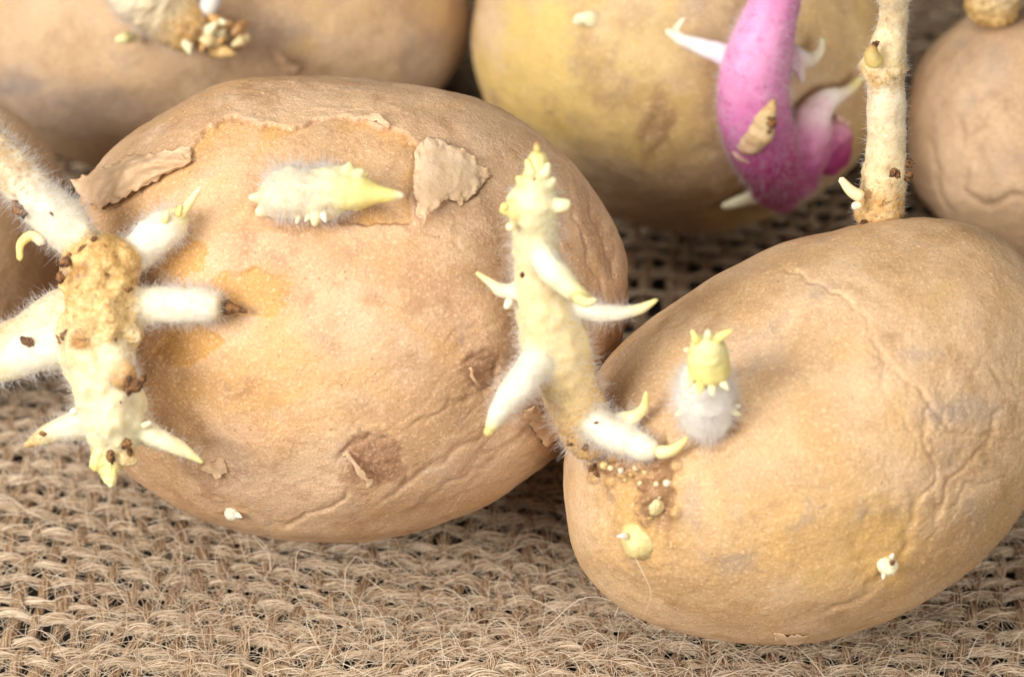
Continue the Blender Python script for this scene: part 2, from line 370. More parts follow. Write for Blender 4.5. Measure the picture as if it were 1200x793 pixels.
def relief_front_right(P, qx, qy, front, h, A):
    W = [([(912, 308), (932, 320), (975, 340), (1015, 372), (1022, 400)], 1.8, .03), ([(1018, 380), (1050, 440), (1085, 465), (1110, 500), (1150, 512), (1195, 515)], 2.2, .045),
         ([(1025, 410), (1040, 460), (1065, 500), (1075, 540)], 1.8, .02), ([(1068, 560), (1072, 600), (1066, 640), (1040, 680), (1005, 705), (960, 722)], 4.5, .035),
         ([(1095, 470), (1080, 510), (1100, 550), (1080, 590)], 2.2, .03), ([(1180, 470), (1160, 530), (1120, 560), (1090, 620)], 2.5, .035),
         ([(1150, 420), (1175, 450), (1200, 455)], 2, .03), ([(1110, 600), (1140, 570), (1185, 560)], 2.2, .025), ([(770, 500), (778, 540), (783, 580), (776, 615)], 4, .06),
         ([(720, 545), (750, 552), (775, 548)], 3, .03), ([(1070, 420), (1120, 440), (1160, 430)], 1.8, .018)]
    for k, (p, w, dp) in enumerate(W): crack(h, qx, qy, front, p, w, dp * .75, dp * .25, 12, 5, 40 + k)
    b = blob(qx, qy, front, 831, 500, 34, 22, 0, .5, .4, 11); A['brown'] += .55 * b; A['ochre'] += .3 * b; h -= .05 * b; h += .03 * np.exp(-((np.hypot((qx - 831) / 42, (qy - 503) / 28) - 1) / .22) ** 2) * front
    m = sm(1000, 1120, qx) * sm(380, 470, qy); r = np.abs(fbm(np.stack([qx / 26, qy / 30, np.full(len(qx), 8.)], 1), 4))
    h += np.where(front, -.010 * np.exp(-(r / .09) ** 2) * m, 0)
    b = blob(qx, qy, front, 747, 630, 46, 44, 0, .5, .3, 3); h += .12 * b * .5; A['ochre'] += .35 * b
    b = blob(qx, qy, front, 750, 575, 46, 42, 0, .45, .35, 4); A['ochre'] += .6 * b; A['brown'] += .3 * b; h += b * .03 * (1 + fbm(P * 6, 3))
    rs = random.Random(4)
    for k in range(70):
        t = rs.random(); x, y = (696 + 84 * t + rs.gauss(0, 6), 544 + 6 * math.sin(t * 5) + rs.gauss(0, 6)) if k < 36 else (768 + rs.gauss(0, 9), 580 + rs.gauss(0, 18))
        r = rs.uniform(2.5, 6.5); e = np.exp(-((qx - x) ** 2 + (qy - y) ** 2) / r ** 2) * front; h += .011 * r * e; A['ochre'] += e * rs.choice([0, .8]); A['brown'] += .5 * np.exp(-((np.hypot(qx - x, qy - y) - r * 1.25) / 1.6) ** 2) * front
    b = blob(qx, qy, front, 776, 575, 11, 46, -6, .5, .5, 6); A['brown'] += .8 * b; h -= .04 * b
    b = blob(qx, qy, front, 1040, 640, 40, 46, 0, .5, .4, 5); A['ochre'] += .55 * b; h -= .03 * b
    for k, (x, y, rx, ry, a) in enumerate([(880, 610, 160, 80, .38), (1000, 640, 80, 60, .3), (760, 420, 60, 60, .1), (930, 470, 120, 60, .15)]):
        A['ochre'] += a * blob(qx, qy, front, x, y, rx, ry, 0, .8, .5, 50 + k)
    for k, (x, y, rx, ry, a) in enumerate([(810, 590, 14, 24, .4), (1075, 415, 22, 9, .35), (870, 420, 50, 34, .3), (900, 560, 60, 20, .15), (1130, 480, 40, 16, .35), (745, 470, 40, 60, .2), (868, 660, 20, 12, .35)]):
        A['grey'] += a * blob(qx, qy, front, x, y, rx, ry, 0, .6, .6, 60 + k)
def relief_yellow(P, qx, qy, front, h, A):
    for k, (x, y, rx, ry, a) in enumerate([(640, 60, 60, 60, .9), (620, 120, 60, 60, .6), (720, 140, 110, 50, .7), (760, 60, 60, 50, .4), (980, 30, 60, 40, .2)]):
        A['ochre'] += a * blob(qx, qy, front, x, y, rx, ry, 0, .6, .6, 70 + k)
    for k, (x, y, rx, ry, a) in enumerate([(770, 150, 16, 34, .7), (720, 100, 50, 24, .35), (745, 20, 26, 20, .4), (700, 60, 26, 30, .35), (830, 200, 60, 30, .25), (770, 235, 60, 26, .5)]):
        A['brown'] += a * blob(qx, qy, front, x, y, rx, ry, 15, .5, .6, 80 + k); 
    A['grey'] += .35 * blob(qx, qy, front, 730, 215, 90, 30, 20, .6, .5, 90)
    for k, (p, w, dp) in enumerate([([(775, 115), (768, 150), (752, 170)], 4, .05), ([(690, 40), (720, 90), (700, 110)], 4, .03), ([(740, 85), (770, 80), (790, 100)], 3, .02)]):
        crack(h, qx, qy, front, p, w, dp, dp * .8, 9, 5, 60 + k)
def relief_back_left(P, qx, qy, front, h, A):
    for k, (x, y, rx, ry, a) in enumerate([(355, 55, 20, 14, .9), (390, 15, 60, 26, .45), (510, 15, 30, 20, .5), (130, 60, 80, 50, .2)]):
        A['ochre'] += a * blob(qx, qy, front, x, y, rx, ry, 0, .6, .5, 100 + k)
    for k, (x, y, rx, ry, a) in enumerate([(80, 130, 90, 30, .5), (15, 95, 26, 16, .5), (505, 75, 34, 40, .4), (330, 40, 40, 26, .3)]):
        A['grey'] += a * blob(qx, qy, front, x, y, rx, ry, 0, .6, .5, 110 + k)
    crack(h, qx, qy, front, [(300, 30), (320, 60), (335, 85)], 4, .04, .03, 8, 5, 70)
def relief_right_edge(P, qx, qy, front, h, A):
    for k, (p, w, dp) in enumerate([([(1150, 210), (1140, 170), (1160, 130), (1200, 110)], 5, .06), ([(1120, 130), (1135, 180), (1130, 225), (1170, 240)], 5, .05),
                                    ([(1090, 160), (1100, 210), (1120, 250)], 4, .04), ([(1165, 235), (1185, 225), (1200, 235)], 4, .05)]):
        crack(h, qx, qy, front, p, w, dp, dp * .8, 10, 5, 80 + k)
    A['grey'] += .3 * blob(qx, qy, front, 1165, 75, 16, 30, 0, .6, .5, 120)

OUT1 = [(745, 335), (738, 300), (722, 262), (700, 225), (672, 190), (640, 162), (600, 138), (550, 118), (500, 104), (440, 94), (380, 89), (330, 88), (290, 92), (245, 105), (205, 126), (165, 155), (130, 185), (100, 222), (82, 268), (74, 325),
        (76, 390), (88, 450), (108, 500), (140, 545), (180, 578), (225, 603), (275, 622), (330, 631), (390, 634), (450, 630), (510, 615), (570, 592), (620, 562), (660, 525), (695, 480), (722, 430), (740, 380)]
OUT2 = [(664, 560), (664, 610), (672, 650), (690, 682), (720, 706), (760, 728), (810, 743), (860, 750), (920, 752), (980, 746), (1040, 728), (1090, 702), (1140, 665), (1180, 620), (1210, 570), (1232, 510), (1240, 450), (1236, 390), (1222, 335),
        (1200, 295), (1165, 276), (1120, 265), (1060, 262), (1000, 266), (940, 280), (880, 305), (820, 340), (765, 378), (722, 418), (692, 460), (672, 510)]
OUT3 = [(549, 0), (547, 50), (530, 95), (490, 130), (430, 160), (340, 185), (240, 200), (160, 203), (90, 195), (30, 160), (-20, 110), (-50, 40), (-60, -30), (-30, -120), (60, -200), (200, -240), (350, -225), (470, -160), (535, -70)]
OUT4 = [(554, 60), (560, 110), (582, 155), (618, 195), (665, 228), (720, 252), (780, 266), (840, 268), (900, 258), (955, 232), (1000, 195), (1035, 140), (1056, 70), (1056, 0), (1030, -80), (970, -150), (880, -195), (780, -200), (680, -165), (600, -90), (562, -10)]
OUT5 = [(1062, 165), (1066, 110), (1085, 68), (1118, 32), (1165, 10), (1215, 4), (1280, 20), (1340, 70), (1370, 140), (1370, 210), (1340, 270), (1280, 305), (1210, 310), (1150, 290), (1100, 255), (1072, 215)]
OUT6 = [(80, 240), (75, 205), (56, 165), (24, 137), (-30, 117), (-100, 120), (-170, 138), (-230, 185), (-258, 255), (-250, 335), (-205, 405), (-130, 448), (-55, 448), (10, 425), (55, 370), (76, 305)]
T1 = Tuber((408, 362), OUT1, 3.12); T2 = Tuber((948, 508), OUT2, 2.62); T3 = Tuber((245, -20), OUT3, 2.85); T4 = Tuber((808, 34), OUT4, 2.9)
T5 = Tuber((1220, 158), OUT5, 2.05); T6 = Tuber((-88, 285), OUT6, 2.05)
G = 'sprouting potatoes lying on the burlap'
pot1 = thing('potato', 'large tan potato front left with peeling skin and knobbly many-armed sprout', 'potato', G)
pot2 = thing('potato', 'smooth tan potato front right with tall fuzzy sprout at its left end', 'potato', G)
pot3 = thing('potato', 'blurred tan potato behind the peeling one, with broken brown stub on top', 'potato', G)
pot4 = thing('potato', 'yellowish potato at the back carrying the bright pink sprout', 'potato', G)
pot5 = thing('potato', 'blurred wrinkled potato cut by the right edge behind the smooth one', 'potato', G)
pot6 = thing('potato', 'dark shaded potato cut by the left edge, behind the white sprout arms', 'potato', G)
build_tuber(T1, 600, M['tuber_front'], pot1, 1, relief_front_left, .11, .011)
build_tuber(T2, 540, M['tuber_right'], pot2, 2, relief_front_right, .09, .010)
build_tuber(T3, 200, M['tuber_back'], pot3, 3, relief_back_left, .10, .016)
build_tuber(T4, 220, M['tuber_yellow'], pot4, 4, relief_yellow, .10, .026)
build_tuber(T5, 160, M['tuber_back'], pot5, 5, relief_right_edge, .08, .02)
build_tuber(T6, 130, M['tuber_back'], pot6, 6, None, .08, .02)

# ------------------------------------------------------------------ sprouts
CREAM = (.93, .80, .52); WHITE = (.89, .83, .69); YEL = (.90, .76, .27); PALEY = (.93, .84, .52); OCH = (.68, .44, .17); BRN = (.36, .18, .06); DARK = (.045, .025, .02)
PINKC = (.72, .22, .44); PINKL = (.84, .48, .66); MAG = (.48, .06, .22); SALMON = (.82, .58, .36); PGREEN = (.80, .80, .50)
def spline(K, n):
    K = np.asarray(K, float); m = len(K)
    L = np.r_[0, np.cumsum(np.linalg.norm(np.diff(K[:, :3], axis=0), axis=1))]; t = np.linspace(0, L[-1], n)
    if m < 3: return np.stack([np.interp(t, L, K[:, j]) for j in range(K.shape[1])], 1), t / L[-1]
    D = np.gradient(K, L, axis=0); i = np.clip(np.searchsorted(L, t, 'right') - 1, 0, m - 2); h = (L[i + 1] - L[i])[:, None]; s = ((t - L[i]) / h[:, 0])[:, None]
    out = (2 * s ** 3 - 3 * s ** 2 + 1) * K[i] + (s ** 3 - 2 * s ** 2 + s) * h * D[i] + (-2 * s ** 3 + 3 * s ** 2) * K[i + 1] + (s ** 3 - s ** 2) * h * D[i + 1]
    lin = np.stack([np.interp(t, L, K[:, j]) for j in range(K.shape[1])], 1); out[:, 3:] = lin[:, 3:]
    return out, t / L[-1]
def tube_data(path, D0, rings=40, sides=26, cols=None, rough=.05, gran=0.0, scurf=0.0, flat=1.0, key=0, nscale=2.2, own_gran=True):
    """path: (px, py, towards-camera cm, radius px); D0: depth of its root"""
    K = []
    for px, py, dw, r in path:
        d = D0 - dw; K.append([*at(px, py, d), r * d / FPX])
    S, t = spline(K, rings); C = S[:, :3]; r = np.maximum(S[:, 3], .004)
    T = np.gradient(C, axis=0); T /= np.linalg.norm(T, axis=1)[:, None]
    L = np.r_[0, np.cumsum(np.linalg.norm(np.diff(C, axis=0), axis=1))]
    for sgn in (0, 1):
        e = L if sgn == 0 else L[-1] - L; rr = r[0] if sgn == 0 else r[-1]; q = np.clip(e / (rr * 1.0 + 1e-6), 0, 1)
        r = r * np.where(e < rr, np.sqrt(np.maximum(1 - (1 - q) ** 2, .0004)), 1)
    a = np.cross(T[0], FW); a /= np.linalg.norm(a) + 1e-9; V = []; N = []; A = np.linspace(0, 2 * math.pi, sides, endpoint=False)
    for k in range(rings):
        a = a - T[k] * (a @ T[k]); a /= np.linalg.norm(a); b = np.cross(T[k], a)
        n = np.cos(A)[:, None] * a + np.sin(A)[:, None] * b * flat; V.append(C[k] + n * r[k]); N.append(n)
    V = np.concatenate(V); N = np.concatenate(N); N /= np.linalg.norm(N, axis=1)[:, None]; rv = np.repeat(r, sides); tv = np.repeat(t, sides)
    g = np.interp(tv, *gran) if isinstance(gran, tuple) else np.full(len(V), float(gran))
    dsp = rough * rv * fbm(V * nscale / .5 + key * 9.1, 3)
    if own_gran: dsp += g * (.035 * (1 - 2 * np.abs(pnoise(V * 11 + key))) + .018 * fbm(V * 24, 2)) * np.minimum(rv / .4, 1)
    V = V + N * dsp[:, None]
    i = np.arange(rings * sides).reshape(rings, sides); j = np.roll(i, -1, 1)
    F = np.stack([i[:-1], j[:-1], j[1:], i[1:]], -1).reshape(-1, 4)
    cols = cols or [(0, CREAM), (1, CREAM)]; ts = [c[0] for c in cols]; cc = np.array([c[1] for c in cols])
    tj = np.clip(tv + .05 * pnoise(V * 3.1 + key), 0, 1)
    pc = np.stack([np.interp(tj, ts, cc[:, q]) for q in range(3)], 1)
    sv = np.interp(tv, *scurf) if isinstance(scurf, tuple) else np.full(len(V), float(scurf))
    return V, F, N, tv, pc, sv, g
def tube(path, D0, name, parent, mat='sprout', **kw):
    V, F, N, tv, pc, sv, g = tube_data(path, D0, **kw)
    o = add_mesh(name, V, F, M[mat], parent, attrs={'scurf': sv}, colors=pc)
    return o, V, F, N, tv
def vnormals(V, F):
    fn = np.cross(V[F[:, 2]] - V[F[:, 0]], V[F[:, 3]] - V[F[:, 1]]); N = np.zeros_like(V)
    for q in range(4): np.add.at(N, F[:, q], fn)
    return N / (np.linalg.norm(N, axis=1)[:, None] + 1e-12)
def organ(parent, D0, label, parts, voxel=.021, smooth=9, mat='sprout', fkey=None, lumps=.030, slim=1.0):
    """parts: (name, path, cols, options with fuzz=[(density, length, amt)]); limbs grow out of the stem as one skin, then each keeps its own mesh"""
    Vs, Fs, Pc, Sv, Gv, Dn, Ln, Id = [], [], [], [], [], [], [], []; off = 0
    for k, (name, path, cols, kw) in enumerate(parts):
        kw = dict(kw); fz = kw.pop('fuzz', []); kw.setdefault('key', k + len(parts))
        path = [(x, y, w_, r * (slim if k and r > 10 else 1)) for x, y, w_, r in path]; V, F, N, tv, pc, sv, g = tube_data(path, D0, cols=cols, own_gran=False, **kw)
        dn = np.zeros(len(V)); ln = np.zeros(len(V))
        for den, l_, amt in fz:
            w = den * (np.interp(tv, *amt) if amt else 1.0); dn += w; ln += w * l_
        Vs.append(V); Fs.append(F + off); Pc.append(pc); Sv.append(sv); Gv.append(g); Dn.append(dn); Ln.append(ln / np.maximum(dn, 1e-6)); Id.append(np.full(len(V), k)); off += len(V)
    V0 = np.concatenate(Vs); F0 = np.concatenate(Fs); me = bpy.data.meshes.new('fuse'); me.from_pydata(V0.tolist(), [], F0.tolist())
    o = bpy.data.objects.new('fuse', me); COL.objects.link(o); md = o.modifiers.new('r', 'REMESH'); md.mode = 'VOXEL'; md.voxel_size = voxel
    ev = o.evaluated_get(bpy.context.evaluated_depsgraph_get()); m2 = ev.to_mesh()
    V = np.empty(len(m2.vertices) * 3); m2.vertices.foreach_get('co', V); V = V.reshape(-1, 3)
    F = np.empty(len(m2.polygons) * 4, np.int32); m2.polygons.foreach_get('vertices', F); F = F.reshape(-1, 4)
    ev.to_mesh_clear(); bpy.data.objects.remove(o); bpy.data.meshes.remove(me)
    E = np.unique(np.sort(np.concatenate([F[:, [0, 1]], F[:, [1, 2]], F[:, [2, 3]], F[:, [3, 0]]]), axis=1), axis=0)
    deg = np.bincount(E.ravel(), minlength=len(V))[:, None]
    for _ in range(smooth):
        S = np.stack([np.bincount(E[:, 0], V[E[:, 1], q], len(V)) + np.bincount(E[:, 1], V[E[:, 0], q], len(V)) for q in range(3)], 1) / deg; V = V * .45 + S * .55
    from mathutils.kdtree import KDTree
    kd = KDTree(len(V0)); [kd.insert(v, i) for i, v in enumerate(V0.tolist())]; kd.balance()
    ids = np.concatenate(Id); att = np.column_stack([np.concatenate(Pc), np.concatenate(Sv), np.concatenate(Gv), np.concatenate(Dn), np.concatenate(Ln)])
    A = np.empty((len(V), att.shape[1])); I = np.empty(len(V), int)
    for i, v in enumerate(V.tolist()):
        nn = kd.find_n(v, 3); ix = [q[1] for q in nn]; A[i] = att[ix].mean(0); I[i] = ids[ix[0]]
    for _ in range(10):
        S = np.stack([np.bincount(E[:, 0], A[E[:, 1], q], len(V)) + np.bincount(E[:, 1], A[E[:, 0], q], len(V)) for q in range(A.shape[1])], 1) / deg; A = A * .5 + S * .5
    N = vnormals(V, F); g = A[:, 4]
    V = V + N * (g * (.006 * (1 - 2.2 * np.abs(pnoise(V * 7))) + .018 * fbm(V * 22, 2)) + lumps * fbm(V * 2.6, 3))[:, None]; N = vnormals(V, F)
    fid = I[F].min(1); root = None
    for k, (name, path, cols, kw) in enumerate(parts):
        f = F[fid == k]
        if len(f) == 0: continue
        u, inv = np.unique(f, return_inverse=True)
        ob = add_mesh(name, V[u], inv.reshape(-1, 4), M[mat], parent if root is None else root, attrs={'scurf': A[u, 3]}, colors=np.clip(A[u, :3], 0, 1))
        ob.data.normals_split_custom_set_from_vertices(N[u].tolist())
        if root is None: root = ob
    root['label'] = label
    a, b, c, d = V[F[:, 0]], V[F[:, 1]], V[F[:, 2]], V[F[:, 3]]; area = .5 * np.linalg.norm(np.cross(c - a, d - b), axis=1)
    w = area * A[F[:, 0], 5]; n = int(w.sum() * .62)
    if n > 0: grow(fkey, V, F, N, n, w, A[F[:, 0], 6])
    return root
FUZZ = {}
def grow(key, V, F, N, n, w, length, lean=.28):
    f = rng.choice(len(F), n, p=w / w.sum()); u, v = rng.random((2, n, 1)); a, b, c, d = (V[F[f, q]] for q in range(4))
    P = (a * (1 - u) + b * u) * (1 - v) + (d * (1 - u) + c * u) * v; Nn = N[F[f, 0]]
    w1 = rng.normal(size=(n, 3)) * lean; clump = np.stack([pnoise(P * 4 + q * 17) for q in range(3)], 1) * .7
    D = Nn + w1 + clump; D /= np.linalg.norm(D, axis=1)[:, None]
    Ln = (length[f][:, None] if hasattr(length, '__len__') else length) * rng.uniform(.35, 1.3, (n, 1)); k = 5; out = []
    B = rng.normal(size=(n, 3)) * .4
    for q in range(k):
        t = q / (k - 1); out.append(P - Nn * .01 + (D * t + B * t * t) * Ln)
    FUZZ.setdefault(key, []).append(np.stack(out, 1))
def fuzz(key, V, F, N, tv, density, length=.12, amt=None, lean=.28):
    a, b, c, d = V[F[:, 0]], V[F[:, 1]], V[F[:, 2]], V[F[:, 3]]
    area = .5 * np.linalg.norm(np.cross(c - a, d - b), axis=1); w = area * (np.interp(tv[F[:, 0]], *amt) if amt else 1)
    n = int(w.sum() * density)
    if n > 0: grow(key, V, F, N, n, w, length, lean)
def finish_fuzz(key, parent, rad=.0025):
    if key in FUZZ:
        P = np.concatenate(FUZZ.pop(key)); R = np.broadcast_to(np.linspace(1, .35, P.shape[1]) * rad, P.shape[:2])
        add_hair('fuzz', P, R, M['fuzz'], parent, 'stuff')
def nub(px, py, D0, dw, r, name, parent, col=YEL, ang=0, ln=1.6, key=0, mat='sprout'):
    """a stubby bud or scale tip pointing along ang (degrees in the picture plane, 90 = up)"""
    dx, dy = math.cos(math.radians(ang)) * r, -math.sin(math.radians(ang)) * r
    return tube([(px - dx * 2.2, py - dy * 2.2, dw - .16, r * .8), (px - dx * .6, py - dy * .6, dw - .06, r * 1.05), (px, py, dw, r), (px + dx * ln * .6, py + dy * ln * .6, dw + .03, r * .6), (px + dx * ln * 1.1, py + dy * ln * 1.1, dw + .03, r * .15)],
                D0, name, parent, mat=mat, rings=14, sides=12, cols=[(0, col), (1, tuple(min(1, c * 1.12) for c in col))], rough=.30, key=key, flat=.75)
def ball(px, py, D0, dw, r, name, parent, col, key=0, squash=.8, gran=.1, rim=None):
    c = at(px, py, D0 - dw); R = r * (D0 - dw) / FPX; n, m = 26, 40
    a, b = np.meshgrid(np.linspace(.02, math.pi - .02, n), np.linspace(0, 2 * math.pi, m, endpoint=False), indexing='ij')
    U = np.stack([np.sin(a) * np.cos(b), np.sin(a) * np.sin(b), np.cos(a)], -1).reshape(-1, 3)
    Q = RT * U[:, :1] + UP * U[:, 1:2] - FW * U[:, 2:] * squash
    V = c + Q * R * (1 + .09 * fbm(U * 1.3 + key * 5.3, 3) + gran * fbm(U * 5 + key, 3))[:, None]
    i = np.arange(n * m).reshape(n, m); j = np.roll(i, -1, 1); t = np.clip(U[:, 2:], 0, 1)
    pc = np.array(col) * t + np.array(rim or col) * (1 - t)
    return add_mesh(name, V, np.stack([i[:-1], j[:-1], j[1:], i[1:]], -1).reshape(-1, 4), M['sprout'], parent, attrs={'scurf': np.full(len(V), .15)}, colors=pc)
def crumb(px, py, D0, dw, r, parent, name='soil_crumb', seed=0):
    c = at(px, py, D0 - dw); R = r * (D0 - dw) / FPX; n, m = 14, 20
    th = np.linspace(.01, math.pi - .01, n); ph = np.linspace(0, 2 * math.pi, m, endpoint=False); a, b = np.meshgrid(th, ph, indexing='ij')
    U = np.stack([np.sin(a) * np.cos(b), np.sin(a) * np.sin(b), np.cos(a)], -1).reshape(-1, 3); r2 = random.Random(seed + 3); g = r2.uniform(0, 3.1); A1 = RT * math.cos(g) + UP * math.sin(g); A2 = -RT * math.sin(g) + UP * math.cos(g)
    Q = A1 * U[:, :1] * r2.uniform(1.0, 1.6) + A2 * U[:, 1:2] * r2.uniform(.6, 1.0) - FW * U[:, 2:] * .55
    V = c + FW * R * .35 + Q * R * (1 + .7 * fbm(U * 1.9 + seed * 5.3, 3))[:, None]
    i = np.arange(n * m).reshape(n, m); j = np.roll(i, -1, 1)
    return add_mesh(name, V, np.stack([i[:-1], j[:-1], j[1:], i[1:]], -1).reshape(-1, 4), M['crumb'], parent)

# --- knobbly many-armed sprout at the left end of the peeling potato
D = T1.surf(150, 360)
SH = 'side_shoot'
s = organ(pot1, D, 'stout knobbly cream and brown sprout with many arms', [
 ('sprout', [(128, 275, .50, 30), (124, 300, .60, 42), (118, 335, .7, 43), (122, 372, .75, 46), (114, 405, .75, 42), (124, 450, .8, 39), (132, 490, .8, 39), (133, 522, .75, 28), (132, 548, .7, 14)],
  [(0, OCH), (.2, (.82, .58, .24)), (.42, (.84, .64, .32)), (.52, (.88, .76, .46)), (.85, (.90, .82, .54)), (1, YEL)],
  dict(rings=60, sides=50, rough=.24, gran=([0, .42, .58, .85, 1], [.8, .8, .1, .15, .9]), scurf=([0, .3, .45, .6, .88, 1], [.85, .8, .5, .10, .12, .7]), fuzz=[(500, .08, ([0, .4, .55, .9, 1], [.1, .2, 1, .9, .2])), (500, .12, ([0, .5, .6, .9, 1], [.0, .1, 1, .8, .1]))])),
 (SH, [(118, 318, .45, 24), (100, 290, .5, 26), (78, 266, .5, 29), (45, 235, .55, 27), (8, 192, .65, 24), (-45, 140, .8, 22)], [(0, (.86, .70, .4)), (.25, WHITE), (.55, WHITE), (.66, (.88, .76, .54)), (1, (.82, .66, .40))], dict(rough=.10, gran=([0, .5, 1], [.1, .1, .4]), scurf=([0, .45, .6, 1], [0, .1, .7, .6]), fuzz=[(1500, .13, ([0, .25, 1], [0, 1, 1]))])),
 (SH, [(132, 318, .5, 22), (160, 294, .5, 22), (182, 276, .55, 25), (204, 258, .65, 19), (216, 244, .7, 8)], [(0, CREAM), (.35, WHITE), (.8, WHITE), (1, YEL)], dict(rough=.12, fuzz=[(1700, .12, ([0, .35, .9, 1], [0, 1, 1, .2]))])),
 (SH, [(122, 364, .6, 24), (160, 360, .7, 23), (190, 357, .75, 21), (235, 358, .8, 22), (258, 359, .85, 17), (268, 360, .86, 12)], [(0, CREAM), (.35, (.88, .80, .58)), (.5, WHITE), (.88, WHITE), (.95, (.5, .36, .2)), (1, DARK)], dict(rough=.08, gran=.1, fuzz=[(1800, .12, ([0, .25, .93, 1], [0, 1, 1, .1]))])),
 (SH, [(118, 355, .3, 28), (75, 368, .25, 30), (35, 390, .3, 26), (-15, 410, .3, 24)], [(0, CREAM), (.4, (.86, .78, .58)), (1, (.80, .60, .30))], dict(rough=.12, gran=.3, scurf=.3, fuzz=[(900, .11, None)])),
 (SH, [(118, 400, .5, 28), (72, 402, .45, 29), (30, 415, .5, 25), (-8, 436, .5, 16), (-30, 446, .5, 8)], [(0, CREAM), (.4, WHITE), (.6, WHITE), (1, YEL)], dict(rough=.12, fuzz=[(1500, .13, ([0, .2, 1], [.2, 1, 1]))])),
 (SH, [(132, 492, .6, 22), (160, 502, .75, 17), (192, 516, .85, 12), (220, 531, .85, 7), (240, 544, .85, 2.5)], [(0, PALEY), (.5, (.9, .84, .6)), (.8, PALEY), (1, YEL)], dict(rough=.15, gran=.1, fuzz=[(900, .09, None)])),
 (SH, [(124, 492, .6, 24), (95, 497, .75, 19), (68, 504, .85, 14), (46, 514, .85, 9), (28, 523, .85, 3)], [(0, PALEY), (.5, WHITE), (.8, (.84, .72, .36)), (1, (.7, .5, .2))], dict(rough=.15, gran=.1, scurf=([0, .6, 1], [0, .1, .9]), fuzz=[(1300, .10, None)])),
 (SH, [(122, 395, .75, 20), (134, 420, 1.05, 20), (148, 444, 1.30, 16), (154, 452, 1.38, 10)], [(0, CREAM), (.6, (.88, .78, .54)), (.85, (.6, .38, .16)), (1, (.3, .15, .06))], dict(rough=.12, gran=.25, scurf=([0, .6, 1], [0, .2, 1]), fuzz=[(1100, .09, ([0, .3, 1], [0, 1, .6]))])),
('scale_tip', [(124, 520, .8, 16), (114, 540, .92, 10), (105, 549, .95, 4)], [(0, PALEY), (1, YEL)], dict(rough=.4, gran=1)),
 ('scale_tip', [(130, 530, .8, 16), (128, 556, .9, 10), (131, 571, .92, 5)], [(0, PALEY), (.6, YEL), (1, PALEY)], dict(rough=.4, gran=1)),
 ('scale_tip', [(138, 522, .8, 16), (152, 538, .9, 9), (163, 540, .92, 4)], [(0, OCH), (1, PALEY)], dict(rough=.4, gran=1, scurf=.8)),
 ('scale_tip', [(110, 330, .9, 20), (92, 322, 1.0, 12), (84, 316, 1.0, 6)], [(0, OCH), (1, BRN)], dict(rough=.4, gran=1, scurf=1)),
 ('scale_tip', [(112, 398, .95, 18), (94, 402, 1.1, 10), (86, 404, 1.1, 5)], [(0, OCH), (1, BRN)], dict(rough=.4, gran=1, scurf=1)),
 ('scale_tip', [(140, 380, .95, 18), (158, 396, 1.0, 9), (164, 402, 1.0, 4)], [(0, OCH), (1, CREAM)], dict(rough=.4, gran=1, scurf=.6)),
], fkey='a', lumps=.020)
for k, (p, c) in enumerate([([(205, 262, .7, 7), (222, 238, .8, 5), (236, 218, .85, 2.5)], [(0, YEL), (1, PALEY)]), ([(192, 262, .85, 5), (197, 246, .9, 2.5)], [(0, YEL), (1, PALEY)]), ([(208, 254, .8, 5), (212, 240, .85, 2)], [(0, YEL), (1, YEL)]),
        ([(52, 286, .6, 6), (36, 276, .65, 6), (25, 284, .7, 5), (23, 306, .7, 3.5)], [(0, WHITE), (.5, YEL), (1, YEL)]), ([(256, 358, .80, 10), (270, 361, .85, 7), (279, 362, .86, 4), (291, 366, .86, 1.5)], [(0, (.12, .06, .03)), (1, DARK)]),
        ([(90, 480, .9, 6), (82, 484, .95, 3)], [(0, WHITE), (1, WHITE)]), ([(165, 500, 1.0, 5), (178, 494, 1.0, 3)], [(0, PALEY), (1, WHITE)])]):
    tube(p, D, 'scale_tip', s, mat='crumb' if c[-1][1] is DARK else 'sprout', rings=18, sides=14, cols=c, rough=.35 if c[-1][1] is DARK else .10, key=30 + k)
for k, (x, y, dw, r) in enumerate([(77, 306, .98, 7), (96, 292, 1.0, 5), (22, 243, .78, 8), (38, 232, .78, 4), (8, 200, .8, 4), (158, 452, 1.5, 9), (150, 448, 1.5, 6), (70, 325, .9, 5), (98, 410, 1.12, 4.5), (135, 398, 1.15, 2.5), (128, 368, 1.17, 2),
        (78, 392, 1.0, 6), (148, 520, 1.1, 6), (152, 530, 1.0, 4), (130, 535, 1.05, 5), (118, 550, .9, 3), (70, 398, .9, 4), (148, 338, 1.05, 4), (110, 280, 1.0, 3), (50, 508, 1.0, 4), (32, 400, .78, 5), (60, 250, .85, 2.5), (106, 336, 1.18, 2.5), (126, 322, 1.15, 2), (140, 470, 1.2, 2)]):
    crumb(x, y, D, dw, r, s, seed=k)
finish_fuzz('a', s)

